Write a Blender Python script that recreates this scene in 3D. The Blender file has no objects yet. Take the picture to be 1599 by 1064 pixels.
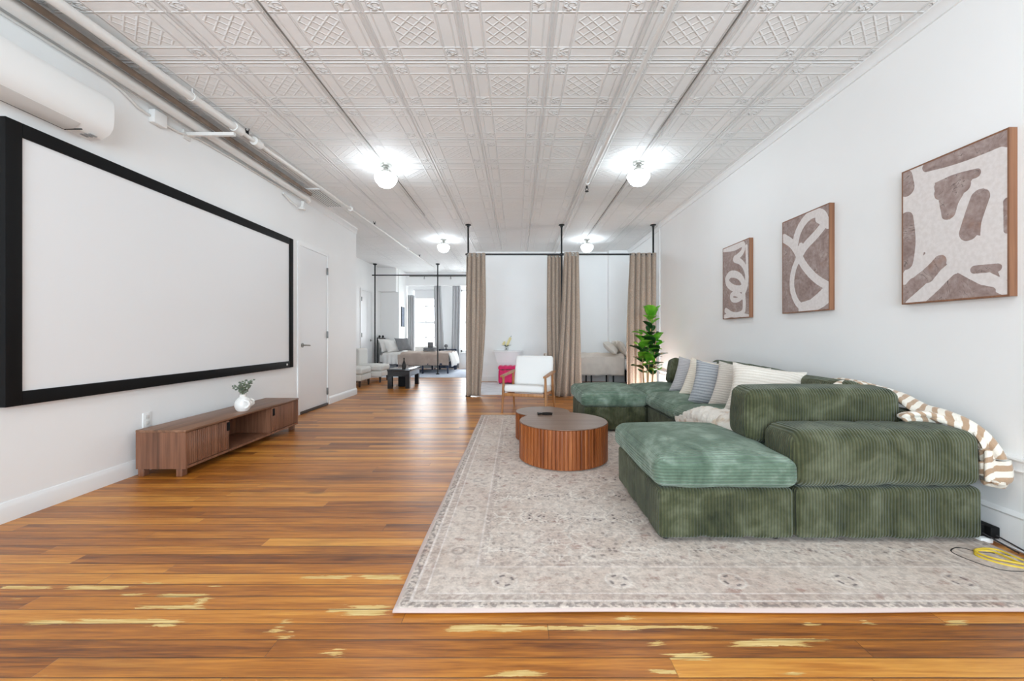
import bpy, bmesh, math, random
import numpy as np
from mathutils import Vector, Matrix, noise

random.seed(7)
PI = math.pi
SC = bpy.context.scene
COL = SC.collection

# ------------------------------------------------------------------ camera
FPX, VX, VY, HC = 640.0, 808.0, 524.0, 1.11
cam = bpy.data.cameras.new('camera')
cam.sensor_width = 36.0
cam.lens = FPX / 1599.0 * 36.0
cam.shift_x = -(VX - 799.5) / 1599.0
cam.shift_y = -(532.0 - VY) / 1599.0
cam.clip_start = 0.05
cam.clip_end = 200
camo = bpy.data.objects.new('camera', cam)
camo.location = (0, 0, HC)
camo.rotation_euler = (PI / 2, 0, 0)
COL.objects.link(camo)
SC.camera = camo

CEIL = 3.13
WL, WR = -3.05, 2.59
LEFT_END = 7.75
ALC = -4.15

def px(x, y, Y):
    return Vector(((x - VX) / FPX * Y, Y, HC - (y - VY) / FPX * Y))

# ------------------------------------------------------------------ node helpers
def lin(c):
    c = c / 255.0
    return c / 12.92 if c <= 0.04045 else ((c + 0.055) / 1.055) ** 2.4

def C(r, g, b):
    return (lin(r), lin(g), lin(b), 1.0)

class S:
    """a node socket (or number) with arithmetic"""
    def __init__(self, nt, s):
        self.nt, self.s = nt, s
    def _m(self, op, *args):
        n = self.nt.nodes.new('ShaderNodeMath')
        n.operation = op
        for i, a in enumerate(args):
            if isinstance(a, S):
                a = a.s
            if isinstance(a, (int, float)):
                n.inputs[i].default_value = a
            else:
                self.nt.links.new(a, n.inputs[i])
        return S(self.nt, n.outputs[0])
    def __add__(self, o): return self._m('ADD', self, o)
    __radd__ = __add__
    def __sub__(self, o): return self._m('SUBTRACT', self, o)
    def __rsub__(self, o): return self._m('SUBTRACT', o, self)
    def __mul__(self, o): return self._m('MULTIPLY', self, o)
    __rmul__ = __mul__
    def __truediv__(self, o): return self._m('DIVIDE', self, o)
    def fract(self): return self._m('FRACT', self)
    def floor(self): return self._m('FLOOR', self)
    def abs(self): return self._m('ABSOLUTE', self)
    def sin(self): return self._m('SINE', self)
    def sqrt(self): return self._m('SQRT', self)
    def pow(self, e): return self._m('POWER', self, e)
    def gt(self, o): return self._m('GREATER_THAN', self, o)
    def lt(self, o): return self._m('LESS_THAN', self, o)
    def min(self, o): return self._m('MINIMUM', self, o)
    def max(self, o): return self._m('MAXIMUM', self, o)
    def clamp(self):
        r = self._m('ADD', self, 0.0)
        r.s.node.use_clamp = True
        return r
    def ss(self, a, b):
        n = self.nt.nodes.new('ShaderNodeMapRange')
        n.interpolation_type = 'SMOOTHSTEP'
        self.nt.links.new(self.s, n.inputs['Value'])
        n.inputs['From Min'].default_value = a
        n.inputs['From Max'].default_value = b
        return S(self.nt, n.outputs[0])
    def ridge(self, c, w):
        """1 at value c falling to 0 at distance w"""
        return (self - c).abs().ss(w, 0.0) if False else 1.0 - (self - c).abs().ss(0.0, w)

class Mat:
    def __init__(self, name):
        self.m = bpy.data.materials.new(name)
        self.m.use_nodes = True
        self.nt = self.m.node_tree
        self.b = self.nt.nodes['Principled BSDF']
    def link(self, s, inp):
        self.nt.links.new(s.s if isinstance(s, S) else s, self.b.inputs[inp])
    def set(self, **k):
        names = dict(col='Base Color', rough='Roughness', metal='Metallic', spec='Specular IOR Level', sheen='Sheen Weight',
                     sheenrough='Sheen Roughness', sheentint='Sheen Tint', coat='Coat Weight', coatrough='Coat Roughness',
                     trans='Transmission Weight', ior='IOR', emit='Emission Color', estr='Emission Strength', sss='Subsurface Weight')
        for a, v in k.items():
            i = self.b.inputs[names[a]]
            if isinstance(v, S):
                self.nt.links.new(v.s, i)
            elif hasattr(v, 'node'):
                self.nt.links.new(v, i)
            else:
                i.default_value = v
        return self
    def obj(self):
        n = self.nt.nodes.new('ShaderNodeTexCoord')
        return n.outputs['Object']
    def uv(self):
        return self.nt.nodes.new('ShaderNodeTexCoord').outputs['UV']
    def xyz(self, v=None):
        n = self.nt.nodes.new('ShaderNodeSeparateXYZ')
        self.nt.links.new(v if v is not None else self.obj(), n.inputs[0])
        return [S(self.nt, o) for o in n.outputs]
    def normal(self):
        n = self.nt.nodes.new('ShaderNodeNewGeometry')
        return self.xyz(n.outputs['True Normal'])
    def vec(self, x, y, z):
        n = self.nt.nodes.new('ShaderNodeCombineXYZ')
        for i, a in enumerate((x, y, z)):
            if isinstance(a, S):
                self.nt.links.new(a.s, n.inputs[i])
            else:
                n.inputs[i].default_value = a
        return n.outputs[0]
    def noise(self, v, scale=1.0, detail=2.0, rough=0.5, dist=0.0):
        n = self.nt.nodes.new('ShaderNodeTexNoise')
        self.nt.links.new(v, n.inputs['Vector'])
        n.inputs['Scale'].default_value = scale
        n.inputs['Detail'].default_value = detail
        n.inputs['Roughness'].default_value = rough
        n.inputs['Distortion'].default_value = dist
        return S(self.nt, n.outputs[0])
    def white(self, v):
        n = self.nt.nodes.new('ShaderNodeTexWhiteNoise')
        n.noise_dimensions = '3D'
        self.nt.links.new(v, n.inputs['Vector'])
        return S(self.nt, n.outputs['Value'])
    def vor(self, v, scale=1.0, feature='F1', rnd=1.0):
        n = self.nt.nodes.new('ShaderNodeTexVoronoi')
        n.feature = feature
        self.nt.links.new(v, n.inputs['Vector'])
        n.inputs['Scale'].default_value = scale
        n.inputs['Randomness'].default_value = rnd
        return S(self.nt, n.outputs['Distance'])
    def mix(self, f, a, b):
        n = self.nt.nodes.new('ShaderNodeMix')
        n.data_type = 'RGBA'
        for i, v in ((0, f), (6, a), (7, b)):
            if isinstance(v, S):
                v = v.s
            if isinstance(v, (int, float, tuple)):
                n.inputs[i].default_value = v
            else:
                self.nt.links.new(v, n.inputs[i])
        return n.outputs[2]
    def ramp(self, f, stops):
        n = self.nt.nodes.new('ShaderNodeValToRGB')
        cr = n.color_ramp
        while len(cr.elements) < len(stops):
            cr.elements.new(0.5)
        for e, (p, c) in zip(cr.elements, stops):
            e.position = p
            e.color = c
        self.nt.links.new(f.s, n.inputs[0])
        return n.outputs[0]
    def attr(self, name):
        n = self.nt.nodes.new('ShaderNodeAttribute')
        n.attribute_name = name
        return n
    def bump(self, h, strength=0.5, dist=0.01):
        n = self.nt.nodes.new('ShaderNodeBump')
        n.inputs['Strength'].default_value = strength
        n.inputs['Distance'].default_value = dist
        self.nt.links.new(h.s, n.inputs['Height'])
        self.nt.links.new(n.outputs[0], self.b.inputs['Normal'])
        return self

MATS = {}
def simple(name, col, rough=0.5, metal=0.0, var=0.0, scale=8.0, bump=0.0, bscale=60.0, **k):
    M = Mat(name)
    if var:
        n = M.noise(M.obj(), scale, 4.0)
        d = tuple(c * (1 - var) for c in col[:3]) + (1,)
        l = tuple(min(1, c * (1 + var)) for c in col[:3]) + (1,)
        M.set(col=M.mix(n.ss(0.3, 0.7), d, l))
    else:
        M.set(col=col)
    M.set(rough=rough, metal=metal, **k)
    if bump:
        M.bump(M.noise(M.obj(), bscale, 3.0), bump, 0.004)
    MATS[name] = M.m
    return M.m

# ------------------------------------------------------------------ mesh builder
class MB:
    def __init__(self):
        self.v, self.f, self.uv = [], [], None
    def add(self, vs, fs):
        o = len(self.v)
        self.v += [tuple(p) for p in vs]
        self.f += [tuple(i + o for i in f) for f in fs]
        return self
    def bm(self, b):
        b.verts.index_update()
        self.add([v.co[:] for v in b.verts], [[v.index for v in f.verts] for f in b.faces])
        b.free()
        return self
    def box(self, x0, x1, y0, y1, z0, z1, bev=0.0, seg=2, mat=None):
        b = bmesh.new()
        bmesh.ops.create_cube(b, size=1.0)
        for v in b.verts:
            v.co = ((x0 + x1) / 2 + v.co.x * (x1 - x0), (y0 + y1) / 2 + v.co.y * (y1 - y0), (z0 + z1) / 2 + v.co.z * (z1 - z0))
        if bev:
            bmesh.ops.bevel(b, geom=list(b.edges), offset=bev, segments=seg, affect='EDGES', profile=0.5)
        if mat is not None:
            bmesh.ops.transform(b, matrix=mat, verts=b.verts)
        return self.bm(b)
    def tube(self, pts, r, n=10, cap=True):
        pts = [Vector(p) for p in pts]
        if not isinstance(r, (list, tuple)):
            r = [r] * len(pts)
        vs, fs = [], []
        t = (pts[1] - pts[0]).normalized()
        u = t.orthogonal().normalized()
        for i, p in enumerate(pts):
            if i == 0:
                tn = pts[1] - pts[0]
            elif i == len(pts) - 1:
                tn = pts[-1] - pts[-2]
            else:
                tn = (pts[i + 1] - p).normalized() + (p - pts[i - 1]).normalized()
            tn.normalize()
            u = (u - tn * u.dot(tn)).normalized()
            w = tn.cross(u)
            for k in range(n):
                a = 2 * PI * k / n
                vs.append(p + (u * math.cos(a) + w * math.sin(a)) * r[i])
        for i in range(len(pts) - 1):
            for k in range(n):
                a, b = i * n + k, i * n + (k + 1) % n
                fs.append((a, b, b + n, a + n))
        if cap:
            fs.append(tuple(range(n - 1, -1, -1)))
            fs.append(tuple((len(pts) - 1) * n + k for k in range(n)))
        return self.add(vs, fs)
    def lathe(self, prof, cx=0, cy=0, cz=0, n=32, flute=0, fdepth=0.0):
        vs, fs = [], []
        for r, z in prof:
            for k in range(n):
                a = 2 * PI * k / n
                rr = max(r, 1e-4)
                vs.append((cx + rr * math.cos(a), cy + rr * math.sin(a), cz + z))
        for i in range(len(prof) - 1):
            for k in range(n):
                a, b = i * n + k, i * n + (k + 1) % n
                fs.append((a, b, b + n, a + n))
        fs.append(tuple(range(n - 1, -1, -1)))
        fs.append(tuple((len(prof) - 1) * n + k for k in range(n)))
        return self.add(vs, fs)
    def ell(self, c, rx, ry, rz, n=16, m=10):
        b = bmesh.new()
        bmesh.ops.create_uvsphere(b, u_segments=n, v_segments=m, radius=1.0)
        for v in b.verts:
            v.co = (c[0] + v.co.x * rx, c[1] + v.co.y * ry, c[2] + v.co.z * rz)
        return self.bm(b)
    def rbox(self, x0, x1, y0, y1, z0, z1, r=0.05, n=18, top=0.0, side=0.0, wr=0.0, seed=0.0, mat=None, bottom=0.0, seams=None):
        """a soft upholstered block: rounded edges, crowned top, gentle wrinkles; seams = (axis, positions, depth) pulls in channels"""
        b = bmesh.new()
        bmesh.ops.create_cube(b, size=2.0)
        bmesh.ops.subdivide_edges(b, edges=list(b.edges), cuts=n, use_grid_fill=True)
        c = Vector(((x0 + x1) / 2, (y0 + y1) / 2, (z0 + z1) / 2))
        h = Vector(((x1 - x0) / 2, (y1 - y0) / 2, (z1 - z0) / 2))
        for v in b.verts:
            u = v.co.copy()
            q = Vector((math.sin(u.x * PI / 2) * .35 + u.x * .65, math.sin(u.y * PI / 2) * .35 + u.y * .65, math.sin(u.z * PI / 2) * .35 + u.z * .65))
            p = Vector((q.x * h.x, q.y * h.y, q.z * h.z))
            inner = Vector([max(-(h[i] - r), min(h[i] - r, p[i])) for i in range(3)])
            d = p - inner
            if d.length > 1e-6:
                # surface points only: push to radius r
                p = inner + d.normalized() * r
            if top and u.z > 0:
                p.z += top * (1 - u.x ** 2) * (1 - u.y ** 2) * max(0, q.z)
            if bottom and u.z < 0:
                p.z -= bottom * (1 - u.x ** 2) * (1 - u.y ** 2)
            if side:
                k = side * (1 - u.z ** 2)
                p.x += k * q.x * (1 - .5 * u.y ** 2)
                p.y += k * q.y * (1 - .5 * u.x ** 2)
            w = c + p
            if wr:
                nn = Vector((noise.noise(w * 5 + Vector((seed, 0, 0))), noise.noise(w * 5 + Vector((0, seed, 9))), noise.noise(w * 5 + Vector((3, 7, seed)))))
                w += nn * wr
            if seams:
                for ax, pos, dep in seams:
                    for s in pos:
                        k = math.exp(-((w[ax] - s) / 0.026) ** 2) * dep * 1.5
                        dd = w - c
                        dd[ax] = 0
                        if dd.length > 0:
                            w -= Vector((dd.x / h.x, dd.y / h.y, dd.z / h.z)).normalized() * k
            v.co = w
        if mat is not None:
            bmesh.ops.transform(b, matrix=mat, verts=b.verts)
        return self.bm(b)
    def prism(self, poly, axis, a0, a1):
        """poly in the plane of the two other axes, extruded along axis"""
        n = len(poly)
        def P(p, a):
            if axis == 'x': return (a, p[0], p[1])
            if axis == 'y': return (p[0], a, p[1])
            return (p[0], p[1], a)
        vs = [P(p, a0) for p in poly] + [P(p, a1) for p in poly]
        fs = [tuple(range(n)), tuple(range(2 * n - 1, n - 1, -1))]
        fs += [(i, i + n, (i + 1) % n + n, (i + 1) % n) for i in range(n)]
        return self.add(vs, fs)
    def grid(self, fn, nu, nv, uvfn=None):
        vs = [fn(i / nu, j / nv) for j in range(nv + 1) for i in range(nu + 1)]
        fs = [(j * (nu + 1) + i, j * (nu + 1) + i + 1, (j + 1) * (nu + 1) + i + 1, (j + 1) * (nu + 1) + i) for j in range(nv) for i in range(nu)]
        if self.uv is None:
            self.uv = []
        self.uv += [(i / nu, j / nv) for j in range(nv + 1) for i in range(nu + 1)]
        return self.add(vs, fs)
    def build(self, name, mat, parent=None, smooth=True, angle=40, recenter=True, solid=0.0, solid_off=0.0):
        me = bpy.data.meshes.new(name)
        me.from_pydata(self.v, [], self.f)
        b = bmesh.new()
        b.from_mesh(me)
        bmesh.ops.recalc_face_normals(b, faces=list(b.faces))
        b.to_mesh(me)
        b.free()
        if self.uv and len(self.uv) == len(self.v):
            l = me.uv_layers.new(name='UVMap')
            for lp in me.loops:
                l.data[lp.index].uv = self.uv[lp.vertex_index]
        o = bpy.data.objects.new(name, me)
        COL.objects.link(o)
        if mat is not None:
            me.materials.append(mat)
        if smooth:
            me.polygons.foreach_set('use_smooth', [True] * len(me.polygons))
            me.set_sharp_from_angle(angle=math.radians(angle))
        if solid:
            s = o.modifiers.new('thickness', 'SOLIDIFY')
            s.thickness = solid
            s.offset = solid_off
        if parent is not None:
            o.parent = parent
            if parent.name in ROOTS:
                o.matrix_parent_inverse = Matrix.Translation(-ROOTS[parent.name])
            elif parent.name in SHIFT:
                o.matrix_parent_inverse = Matrix.Translation(-SHIFT[parent.name])
        elif recenter:
            co = np.array(self.v)
            mn, mx = co.min(0), co.max(0)
            s = Vector(((mn[0] + mx[0]) / 2, (mn[1] + mx[1]) / 2, mn[2]))
            me.transform(Matrix.Translation(-s))
            o.location = s
            SHIFT[o.name] = s
        return o

ROOTS, SHIFT = {}, {}

def tag(o, label, cat, group=None, kind=None):
    o['label'] = label
    o['category'] = cat
    if group: o['group'] = group
    if kind: o['kind'] = kind
    return o

def thing(name, label, cat, loc, group=None, local=False, rz=0.0):
    o = bpy.data.objects.new(name, None)
    o.empty_display_size = 0.1
    o.location = loc
    o.rotation_euler = (0, 0, rz)
    COL.objects.link(o)
    tag(o, label, cat, group)
    if not local:
        ROOTS[o.name] = Vector(loc)
    return o

def kids(o):
    return [c for c in bpy.data.objects if c.parent == o]

def copy_tree(o, parent=None):
    c = o.copy()
    COL.objects.link(c)
    if parent is not None:
        c.parent = parent
        c.matrix_parent_inverse = o.matrix_parent_inverse.copy()
    for ch in kids(o):
        copy_tree(ch, c)
    return c

def struct(o, label=None):
    o['kind'] = 'structure'
    if label: o['label'] = label
    return o

# ------------------------------------------------------------------ materials
M_wall = simple('white wall paint', C(246, 246, 245), 0.55, var=0.012, scale=1.2, bump=0.05, bscale=25)
M_trim = simple('white gloss trim', C(240, 240, 239), 0.35)
M_door = simple('white door paint', C(236, 236, 236), 0.4)
M_black = simple('matte black', C(9, 9, 10), 0.7, spec=.25)
M_blackmetal = simple('black metal', C(30, 32, 34), 0.4, metal=0.4)
M_bluemetal = simple('blue black metal', C(20, 34, 62), 0.4, metal=0.2)
M_nickel = simple('brushed nickel', C(150, 148, 142), 0.35, metal=1.0)
M_steel = simple('dull steel', C(120, 120, 118), 0.4, metal=0.8)
M_pipe = simple('painted white pipe', C(228, 226, 222), 0.4, var=0.03, scale=3)
M_race = simple('grey raceway paint', C(128, 124, 118), 0.5, var=.3, scale=4)
M_brownpipe = simple('bare brown pipe', C(120, 104, 90), 0.5, var=0.2, scale=6)
M_plastic = simple('white plastic', C(240, 240, 238), 0.3)
M_screen = simple('matte projection fabric', C(240, 240, 240), 0.7)
M_offwhite = simple('off white upholstery', C(238, 237, 234), 0.9, bump=0.2, bscale=200)
M_greyuph = simple('pale grey upholstery', C(224, 223, 218), 0.9, bump=0.2, bscale=200)
M_darkwood = simple('dark wood leg', C(45, 28, 20), 0.45)
M_blackgloss = simple('black lacquer', C(22, 24, 28), 0.2, coat=0.5)
M_pink = simple('hot pink velvet', C(222, 10, 96), 0.6, sheen=0.4, var=0.1)
M_grey_fab = simple('grey fabric', C(126, 126, 128), 0.9, var=0.1)
M_white_fab = simple('white bedding', C(232, 230, 226), 0.9, var=0.04)
M_duvet = simple('taupe duvet', C(176, 158, 146), 0.9, var=0.08, scale=5)
M_duvet2 = simple('beige duvet', C(226, 214, 202), 0.9, var=0.06, scale=5)
M_pillow2 = simple('beige bed pillow', C(222, 214, 203), 0.9, var=0.04)
M_bluerug = simple('pale blue rug', C(214, 222, 236), 0.95, var=0.06, scale=4)
M_whiterug = simple('white marbled rug', C(226, 226, 230), 0.95, var=0.12, scale=3)
M_darkstrip = simple('charcoal strip', C(70, 68, 68), 0.95, var=0.15, scale=10)
M_yellow = simple('yellow cable', C(222, 190, 60), 0.5)
M_blackcable = simple('black cable', C(35, 33, 35), 0.5)
M_whitecable = simple('white cable', C(215, 215, 215), 0.5)
M_greycurtain = simple('grey curtain', C(190, 190, 192), 0.9)
M_shade = simple('white roller shade', C(232, 232, 232), 0.8)
M_ceramic = simple('white ceramic', C(240, 238, 234), 0.25, var=0.05, scale=20)
M_eucal = simple('grey green leaf', C(112, 122, 104), 0.7, var=0.25, scale=30)
M_stemgreen = simple('green stem', C(90, 110, 70), 0.6)
M_petal = simple('cream yellow petal', C(240, 228, 170), 0.6)
M_deepgreen = simple('deep green leaf', C(62, 84, 48), 0.5)
M_pot = simple('terracotta blush pot', C(196, 160, 140), 0.6)
M_cane = simple('tan stem', C(188, 150, 100), 0.6)
M_tray = simple('dark bronze', C(34, 30, 28), 0.4, metal=0.3)
M_foot = simple('black plastic foot', C(18, 18, 18), 0.5)
M_bluegrey = simple('blue grey print', C(80, 92, 112), 0.7, var=0.4, scale=12)
M_threshold = simple('worn dark threshold', C(70, 60, 54), 0.5, var=0.2)
M_dried = simple('dried brown leaf', C(150, 110, 72), 0.7, var=0.2)

def glass_mat():
    M = Mat('clear glass')
    M.set(col=(1, 1, 1, 1), rough=0.02, trans=1.0, ior=1.45)
    return M.m
M_glass = glass_mat()

def pane_mat():
    M = Mat('window pane')
    nt = M.nt
    tr = nt.nodes.new('ShaderNodeBsdfTransparent')
    gl = nt.nodes.new('ShaderNodeBsdfGlossy')
    gl.inputs['Roughness'].default_value = 0.02
    mx = nt.nodes.new('ShaderNodeMixShader')
    mx.inputs[0].default_value = 0.06
    nt.links.new(tr.outputs[0], mx.inputs[1]); nt.links.new(gl.outputs[0], mx.inputs[2])
    nt.links.new(mx.outputs[0], nt.nodes['Material Output'].inputs[0])
    return M.m
M_pane = pane_mat()

def globe_mat():
    M = Mat('lit opal glass')
    M.set(col=(1, 1, 1, 1), rough=0.3, emit=(.81, 0.92, 1.0, 1), estr=GLOBE)
    return M.m
GLOBE = 21.0
M_globe = globe_mat()

def leaf_mat(name, a, b):
    M = Mat(name)
    x, y, z = M.xyz()
    n = M.noise(M.obj(), 9, 2)
    M.set(col=M.mix(n.ss(.35, .65), a, b), rough=0.4, sheen=0.0)
    nt = M.nt
    tl = nt.nodes.new('ShaderNodeBsdfTranslucent')
    tl.inputs[0].default_value = tuple(min(1, c * 1.6) for c in b[:3]) + (1,)
    mx = nt.nodes.new('ShaderNodeMixShader')
    mx.inputs[0].default_value = 0.35
    nt.links.new(M.b.outputs[0], mx.inputs[1]); nt.links.new(tl.outputs[0], mx.inputs[2])
    nt.links.new(mx.outputs[0], nt.nodes['Material Output'].inputs[0])
    return M.m
M_leaf = leaf_mat('fiddle leaf green', C(92, 160, 44), C(146, 205, 72))
M_leafdark = leaf_mat('fiddle leaf dark green', C(28, 66, 30), C(50, 102, 44))

def ceiling_mat():
    M = Mat('pressed tin ceiling')
    x, y, z = M.xyz()
    T = 0.603
    u = ((x + 0.978) / T).fract(); v = ((y - 3.02) / T).fract()
    du = (u - .5).abs(); dv = (v - .5).abs()
    def lines(d):
        return (d.ridge(.472, .02) * 1.0).max(d.ridge(.405, .014) * .55).max(d.ridge(.262, .02) * .85)
    L = lines(du).max(lines(dv))
    cen = du.lt(.225) * dv.lt(.225)
    a = ((u + v) * 7.0).fract().ridge(.5, .16); b = ((u - v) * 7.0).fract().ridge(.5, .16)
    lat = a.max(b) * cen * .5
    cor = du.gt(.285) * dv.gt(.285) * du.lt(.395) * dv.lt(.395)
    cu = M.vec(u * 1.0, v * 1.0, (x / T).floor() * 0.0)
    lf = M.noise(cu, 13.0, 1.0, .5, 1.5).ss(.42, .62)
    rs = ((du - .34).pow(2.0) + (dv - .34).pow(2.0)).sqrt()
    leaf = lf * rs.ss(.075, .03) * cor * 1.5 if False else lf * (1.0 - rs.ss(.05, .085)) * 1.6
    seam = 1.0 - du.ss(.488, .5).max(dv.ss(.488, .5)) * 1.0
    dents = M.noise(M.obj(), 5.0, 3.0) * .5
    h = L.max(lat).max(leaf) * seam + dents + (seam - 1.0) * .6
    M.bump(h, 0.75, 0.011)
    n = M.noise(M.obj(), .8, 2)
    col = M.mix(n.ss(.3, .7), C(240, 241, 240), C(244, 244, 243))
    sm = du.ss(.494, .499).max(dv.ss(.494, .499))
    dirt = M.noise(M.vec(x * 2.0, y * 2.0, 0.0), 1.5, 2).ss(.4, .7) * sm * .4
    M.set(col=M.mix(dirt, col, C(176, 173, 168)), rough=0.65, spec=.3)
    return M.m

def floor_mat():
    M = Mat('varnished pine boards')
    x, y, z = M.xyz()
    W = 0.083
    yy = y / W
    row = yy.floor(); fy = yy.fract()
    off = M.white(M.vec(row, 3.0, 1.0))
    xs = x / 2.1 + off * 7.0
    seg = xs.floor(); fx = xs.fract()
    rnd = M.white(M.vec(row, seg, 5.0)); rnd2 = M.white(M.vec(row, seg, 11.0))
    g = M.noise(M.vec(x * 1.6 + rnd * 40.0, y * 34.0, rnd2 * 20.0), 1.0, 5.0, .6, .6)
    g2 = M.noise(M.vec(x * .9 + rnd2 * 30.0, y * 11.0, rnd * 9.0), 1.0, 4.0, .55, 1.6)
    fine = M.noise(M.vec(x * 7.0, y * 160.0, rnd * 9.0), 1.0, 3.0, .6)
    t = g * .55 + g2 * .35 + (rnd - .5) * .32 + (fine - .5) * .32 + .05
    col = M.ramp(t, [(.26, C(104, 54, 14)), (.42, C(160, 94, 28)), (.55, C(194, 122, 40)), (.74, C(222, 156, 66))])
    # darker traffic stains
    st = M.noise(M.vec(x * .9, y * 2.6, 2.0), 1.0, 4.0, .6).ss(.52, .75)
    col = M.mix(st * .42, col, C(74, 42, 20))
    # knots
    kn = M.vor(M.vec(x * 1.1, y * 3.2, 0.0), 1.0).ss(.11, .03)
    col = M.mix(kn * .5, col, C(52, 26, 12))
    # worn patches where the varnish has flaked to bare pine
    at = S(M.nt, M.attr('worn').outputs['Fac'])
    wn = M.noise(M.vec(x * 7.0 + rnd * 9.0, y * 60.0, 0.0), 1.0, 6.0, .7, .8)
    wm = (at + (wn - .5) * 1.8).ss(.46, .62) * (fine.ss(.2, .45) * .5 + .5)
    bare = M.mix(fine.ss(.3, .7), C(206, 166, 92), C(230, 202, 138))
    col = M.mix(wm, col, bare)
    gap = (fy.ridge(0.0, .05)).max(fy.ridge(1.0, .05)).max(fx.ridge(0.0, .0016))
    gn = M.noise(M.vec(x * 1.2, row * 3.7, 0.0), 1.0, 2.0).ss(.3, .6)
    gapd = gap * (gn * .45 + .5)
    col = M.mix(gapd, col, C(40, 20, 8))
    r = M.noise(M.vec(x * 2.0, y * 20.0, 0.0), 1.0, 4.0)
    M.set(col=col, rough=r * .18 + wm * .3 + .31, spec=.5, coat=0.2, coatrough=0.3)
    M.bump((1.0 - gap) * .8 + g * .3 + wm * -.4 + rnd * .5, .35, .004)
    return M.m

def rug_mat():
    M = Mat('faded oriental rug')
    x, y, z = M.xyz()
    X0, X1, Y0, Y1 = RUG
    ex = (x - X0).min(X1 - x); ey = (y - Y0).min(Y1 - y)
    e = ex.min(ey)
    nv = M.vec(x, y, 0.0)
    n1 = M.noise(nv, 2.2, 4, .6); n2 = M.noise(nv, 22.0, 4, .65); n3 = M.noise(nv, 70.0, 2, .6); n4 = M.noise(nv, 7.0, 3, .6)
    col = M.ramp(n1 * .6 + n4 * .4, [(.3, C(196, 176, 162)), (.45, C(216, 200, 187)), (.58, C(225, 212, 200)), (.75, C(206, 192, 181))])
    pinkm = M.noise(nv, 1.3, 3).ss(.5, .7)
    col = M.mix(pinkm * .35, col, C(186, 150, 136))
    # arabesque outlines: mirrored motifs repeating across the field
    dx_ = (n4 - .5) * .05 + (n2 - .5) * .012; dy_ = (M.noise(M.vec(y, x, 4.0), 7.0, 3) - .5) * .05
    mx = (((x + .057) / .507).fract() - .5).abs() * .507 + dx_; my = ((y / .38).fract() - .5).abs() * .38 + dy_
    rowid = (y / .38).floor()
    vd = M.vor(M.vec(mx * 13.0, my * 15.0, rowid * 3.3), 1.0, 'DISTANCE_TO_EDGE', 1.0)
    frag = M.noise(nv, 9.0, 2, .5).ss(.44, .56)
    line = (1.0 - vd.ss(.03, .11)) * frag
    vd2 = M.vor(M.vec(mx * 34.0 + 3.0, my * 26.0, rowid * 2.1), 1.0, 'F1', .9)
    blob = 1.0 - vd2.ss(.2, .42)
    field = e.ss(.30, .34)
    dk = M.noise(M.vec(x * 1.0, y * 3.0, 7.0), 1.0, 2).ss(.42, .64)
    ym = (y - (Y0 + Y1) / 2).abs()
    band = ym.ridge(1.18, .12).max(ym.ridge(.84, .15)).max(ym.ridge(.5, .12) * .8).max(ym.ridge(1.55, .06) * .6).max(dk * .3)
    col = M.mix(blob * n2.ss(.38, .6) * field * (band * .8 + .25), col, C(84, 74, 76))
    col = M.mix(band * field * n3.ss(.45, .6) * .22, col, C(110, 98, 98))
    col = M.mix(line * field * (band * .5 + .5) * n2.ss(.3, .5), col, C(240, 231, 220))
    dia = (mx * 1.6 + my * 1.15).ridge(.29, .018).max((mx * 1.6 + my * 1.15).ridge(.12, .012))
    col = M.mix(dia * field * .6 * n2.ss(.36, .5), col, C(238, 229, 219))
    red = M.vor(M.vec(x * 6.0, y * 8.0, 6.0), 1.0).ss(.35, .15)
    col = M.mix((1.0 - M.vor(M.vec(x * 6.0, y * 8.0, 6.0), 1.0).ss(.15, .35)) * n2.ss(.45, .65) * .5, col, C(184, 128, 112))
    # borders
    def bandc(col, lo, hi, c, amt):
        return M.mix(e.ss(lo, lo + .004) * (1.0 - e.ss(hi, hi + .004)) * amt, col, c)
    dash = M.noise(M.vec(x * 45.0, y * 45.0, 1.0), 1.0, 2).ss(.4, .6)
    col = bandc(col, .018, .05, C(104, 94, 94), dash * .65)
    col = bandc(col, .052, .062, C(236, 226, 220), .8)
    col = bandc(col, .066, .10, C(168, 146, 138), dash * .5)
    col = bandc(col, .102, .110, C(236, 226, 220), .7)
    col = bandc(col, .30, .31, C(236, 226, 220), .6)
    col = bandc(col, .315, .345, C(150, 132, 128), dash * .4)
    # rosettes along the main border
    def roset(cx, cy):
        d = ((cx).pow(2.0) + (cy).pow(2.0)).sqrt()
        return d
    rx = ((x + .057) / .507 + .5).fract() * .507 - .2535
    d1 = roset(rx, ey - .20)
    ang = M.nt.nodes.new('ShaderNodeMath'); ang.operation = 'ARCTAN2'
    M.nt.links.new((ey - .20).s, ang.inputs[0]); M.nt.links.new(rx.s, ang.inputs[1])
    pet = (S(M.nt, ang.outputs[0]) * 4.0).sin().ss(-.2, .5)
    okx = ex.ss(.3, .32)
    col = M.mix(d1.ridge(.055, .010) * okx * .9, col, C(232, 222, 212))
    col = M.mix(d1.ridge(.036, .012) * pet * okx * .9, col, C(106, 98, 100))
    ry = ((y - .05) / .507 + .5).fract() * .507 - .2535
    d2 = roset(ry, ex - .20)
    oky = ey.ss(.3, .32)
    col = M.mix(d2.ridge(.05, .014) * oky * .45, col, C(232, 222, 212))
    col = M.mix(d2.ridge(.03, .012) * oky * .4, col, C(110, 102, 104))
    bl = (1.0 - e.ss(.27, .3)) * e.ss(.11, .13)
    col = M.mix(blob * bl * n2.ss(.42, .6) * .35, col, C(160, 118, 104))
    col = M.mix(line * bl * .35 * n2.ss(.4, .55), col, C(236, 226, 216))
    # woven wear
    weave = n3.ss(.3, .7)
    col = M.mix(n2.ss(.42, .62) * .30, col, C(126, 110, 102))
    col = M.mix(weave * .2, col, C(120, 106, 100))
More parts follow.
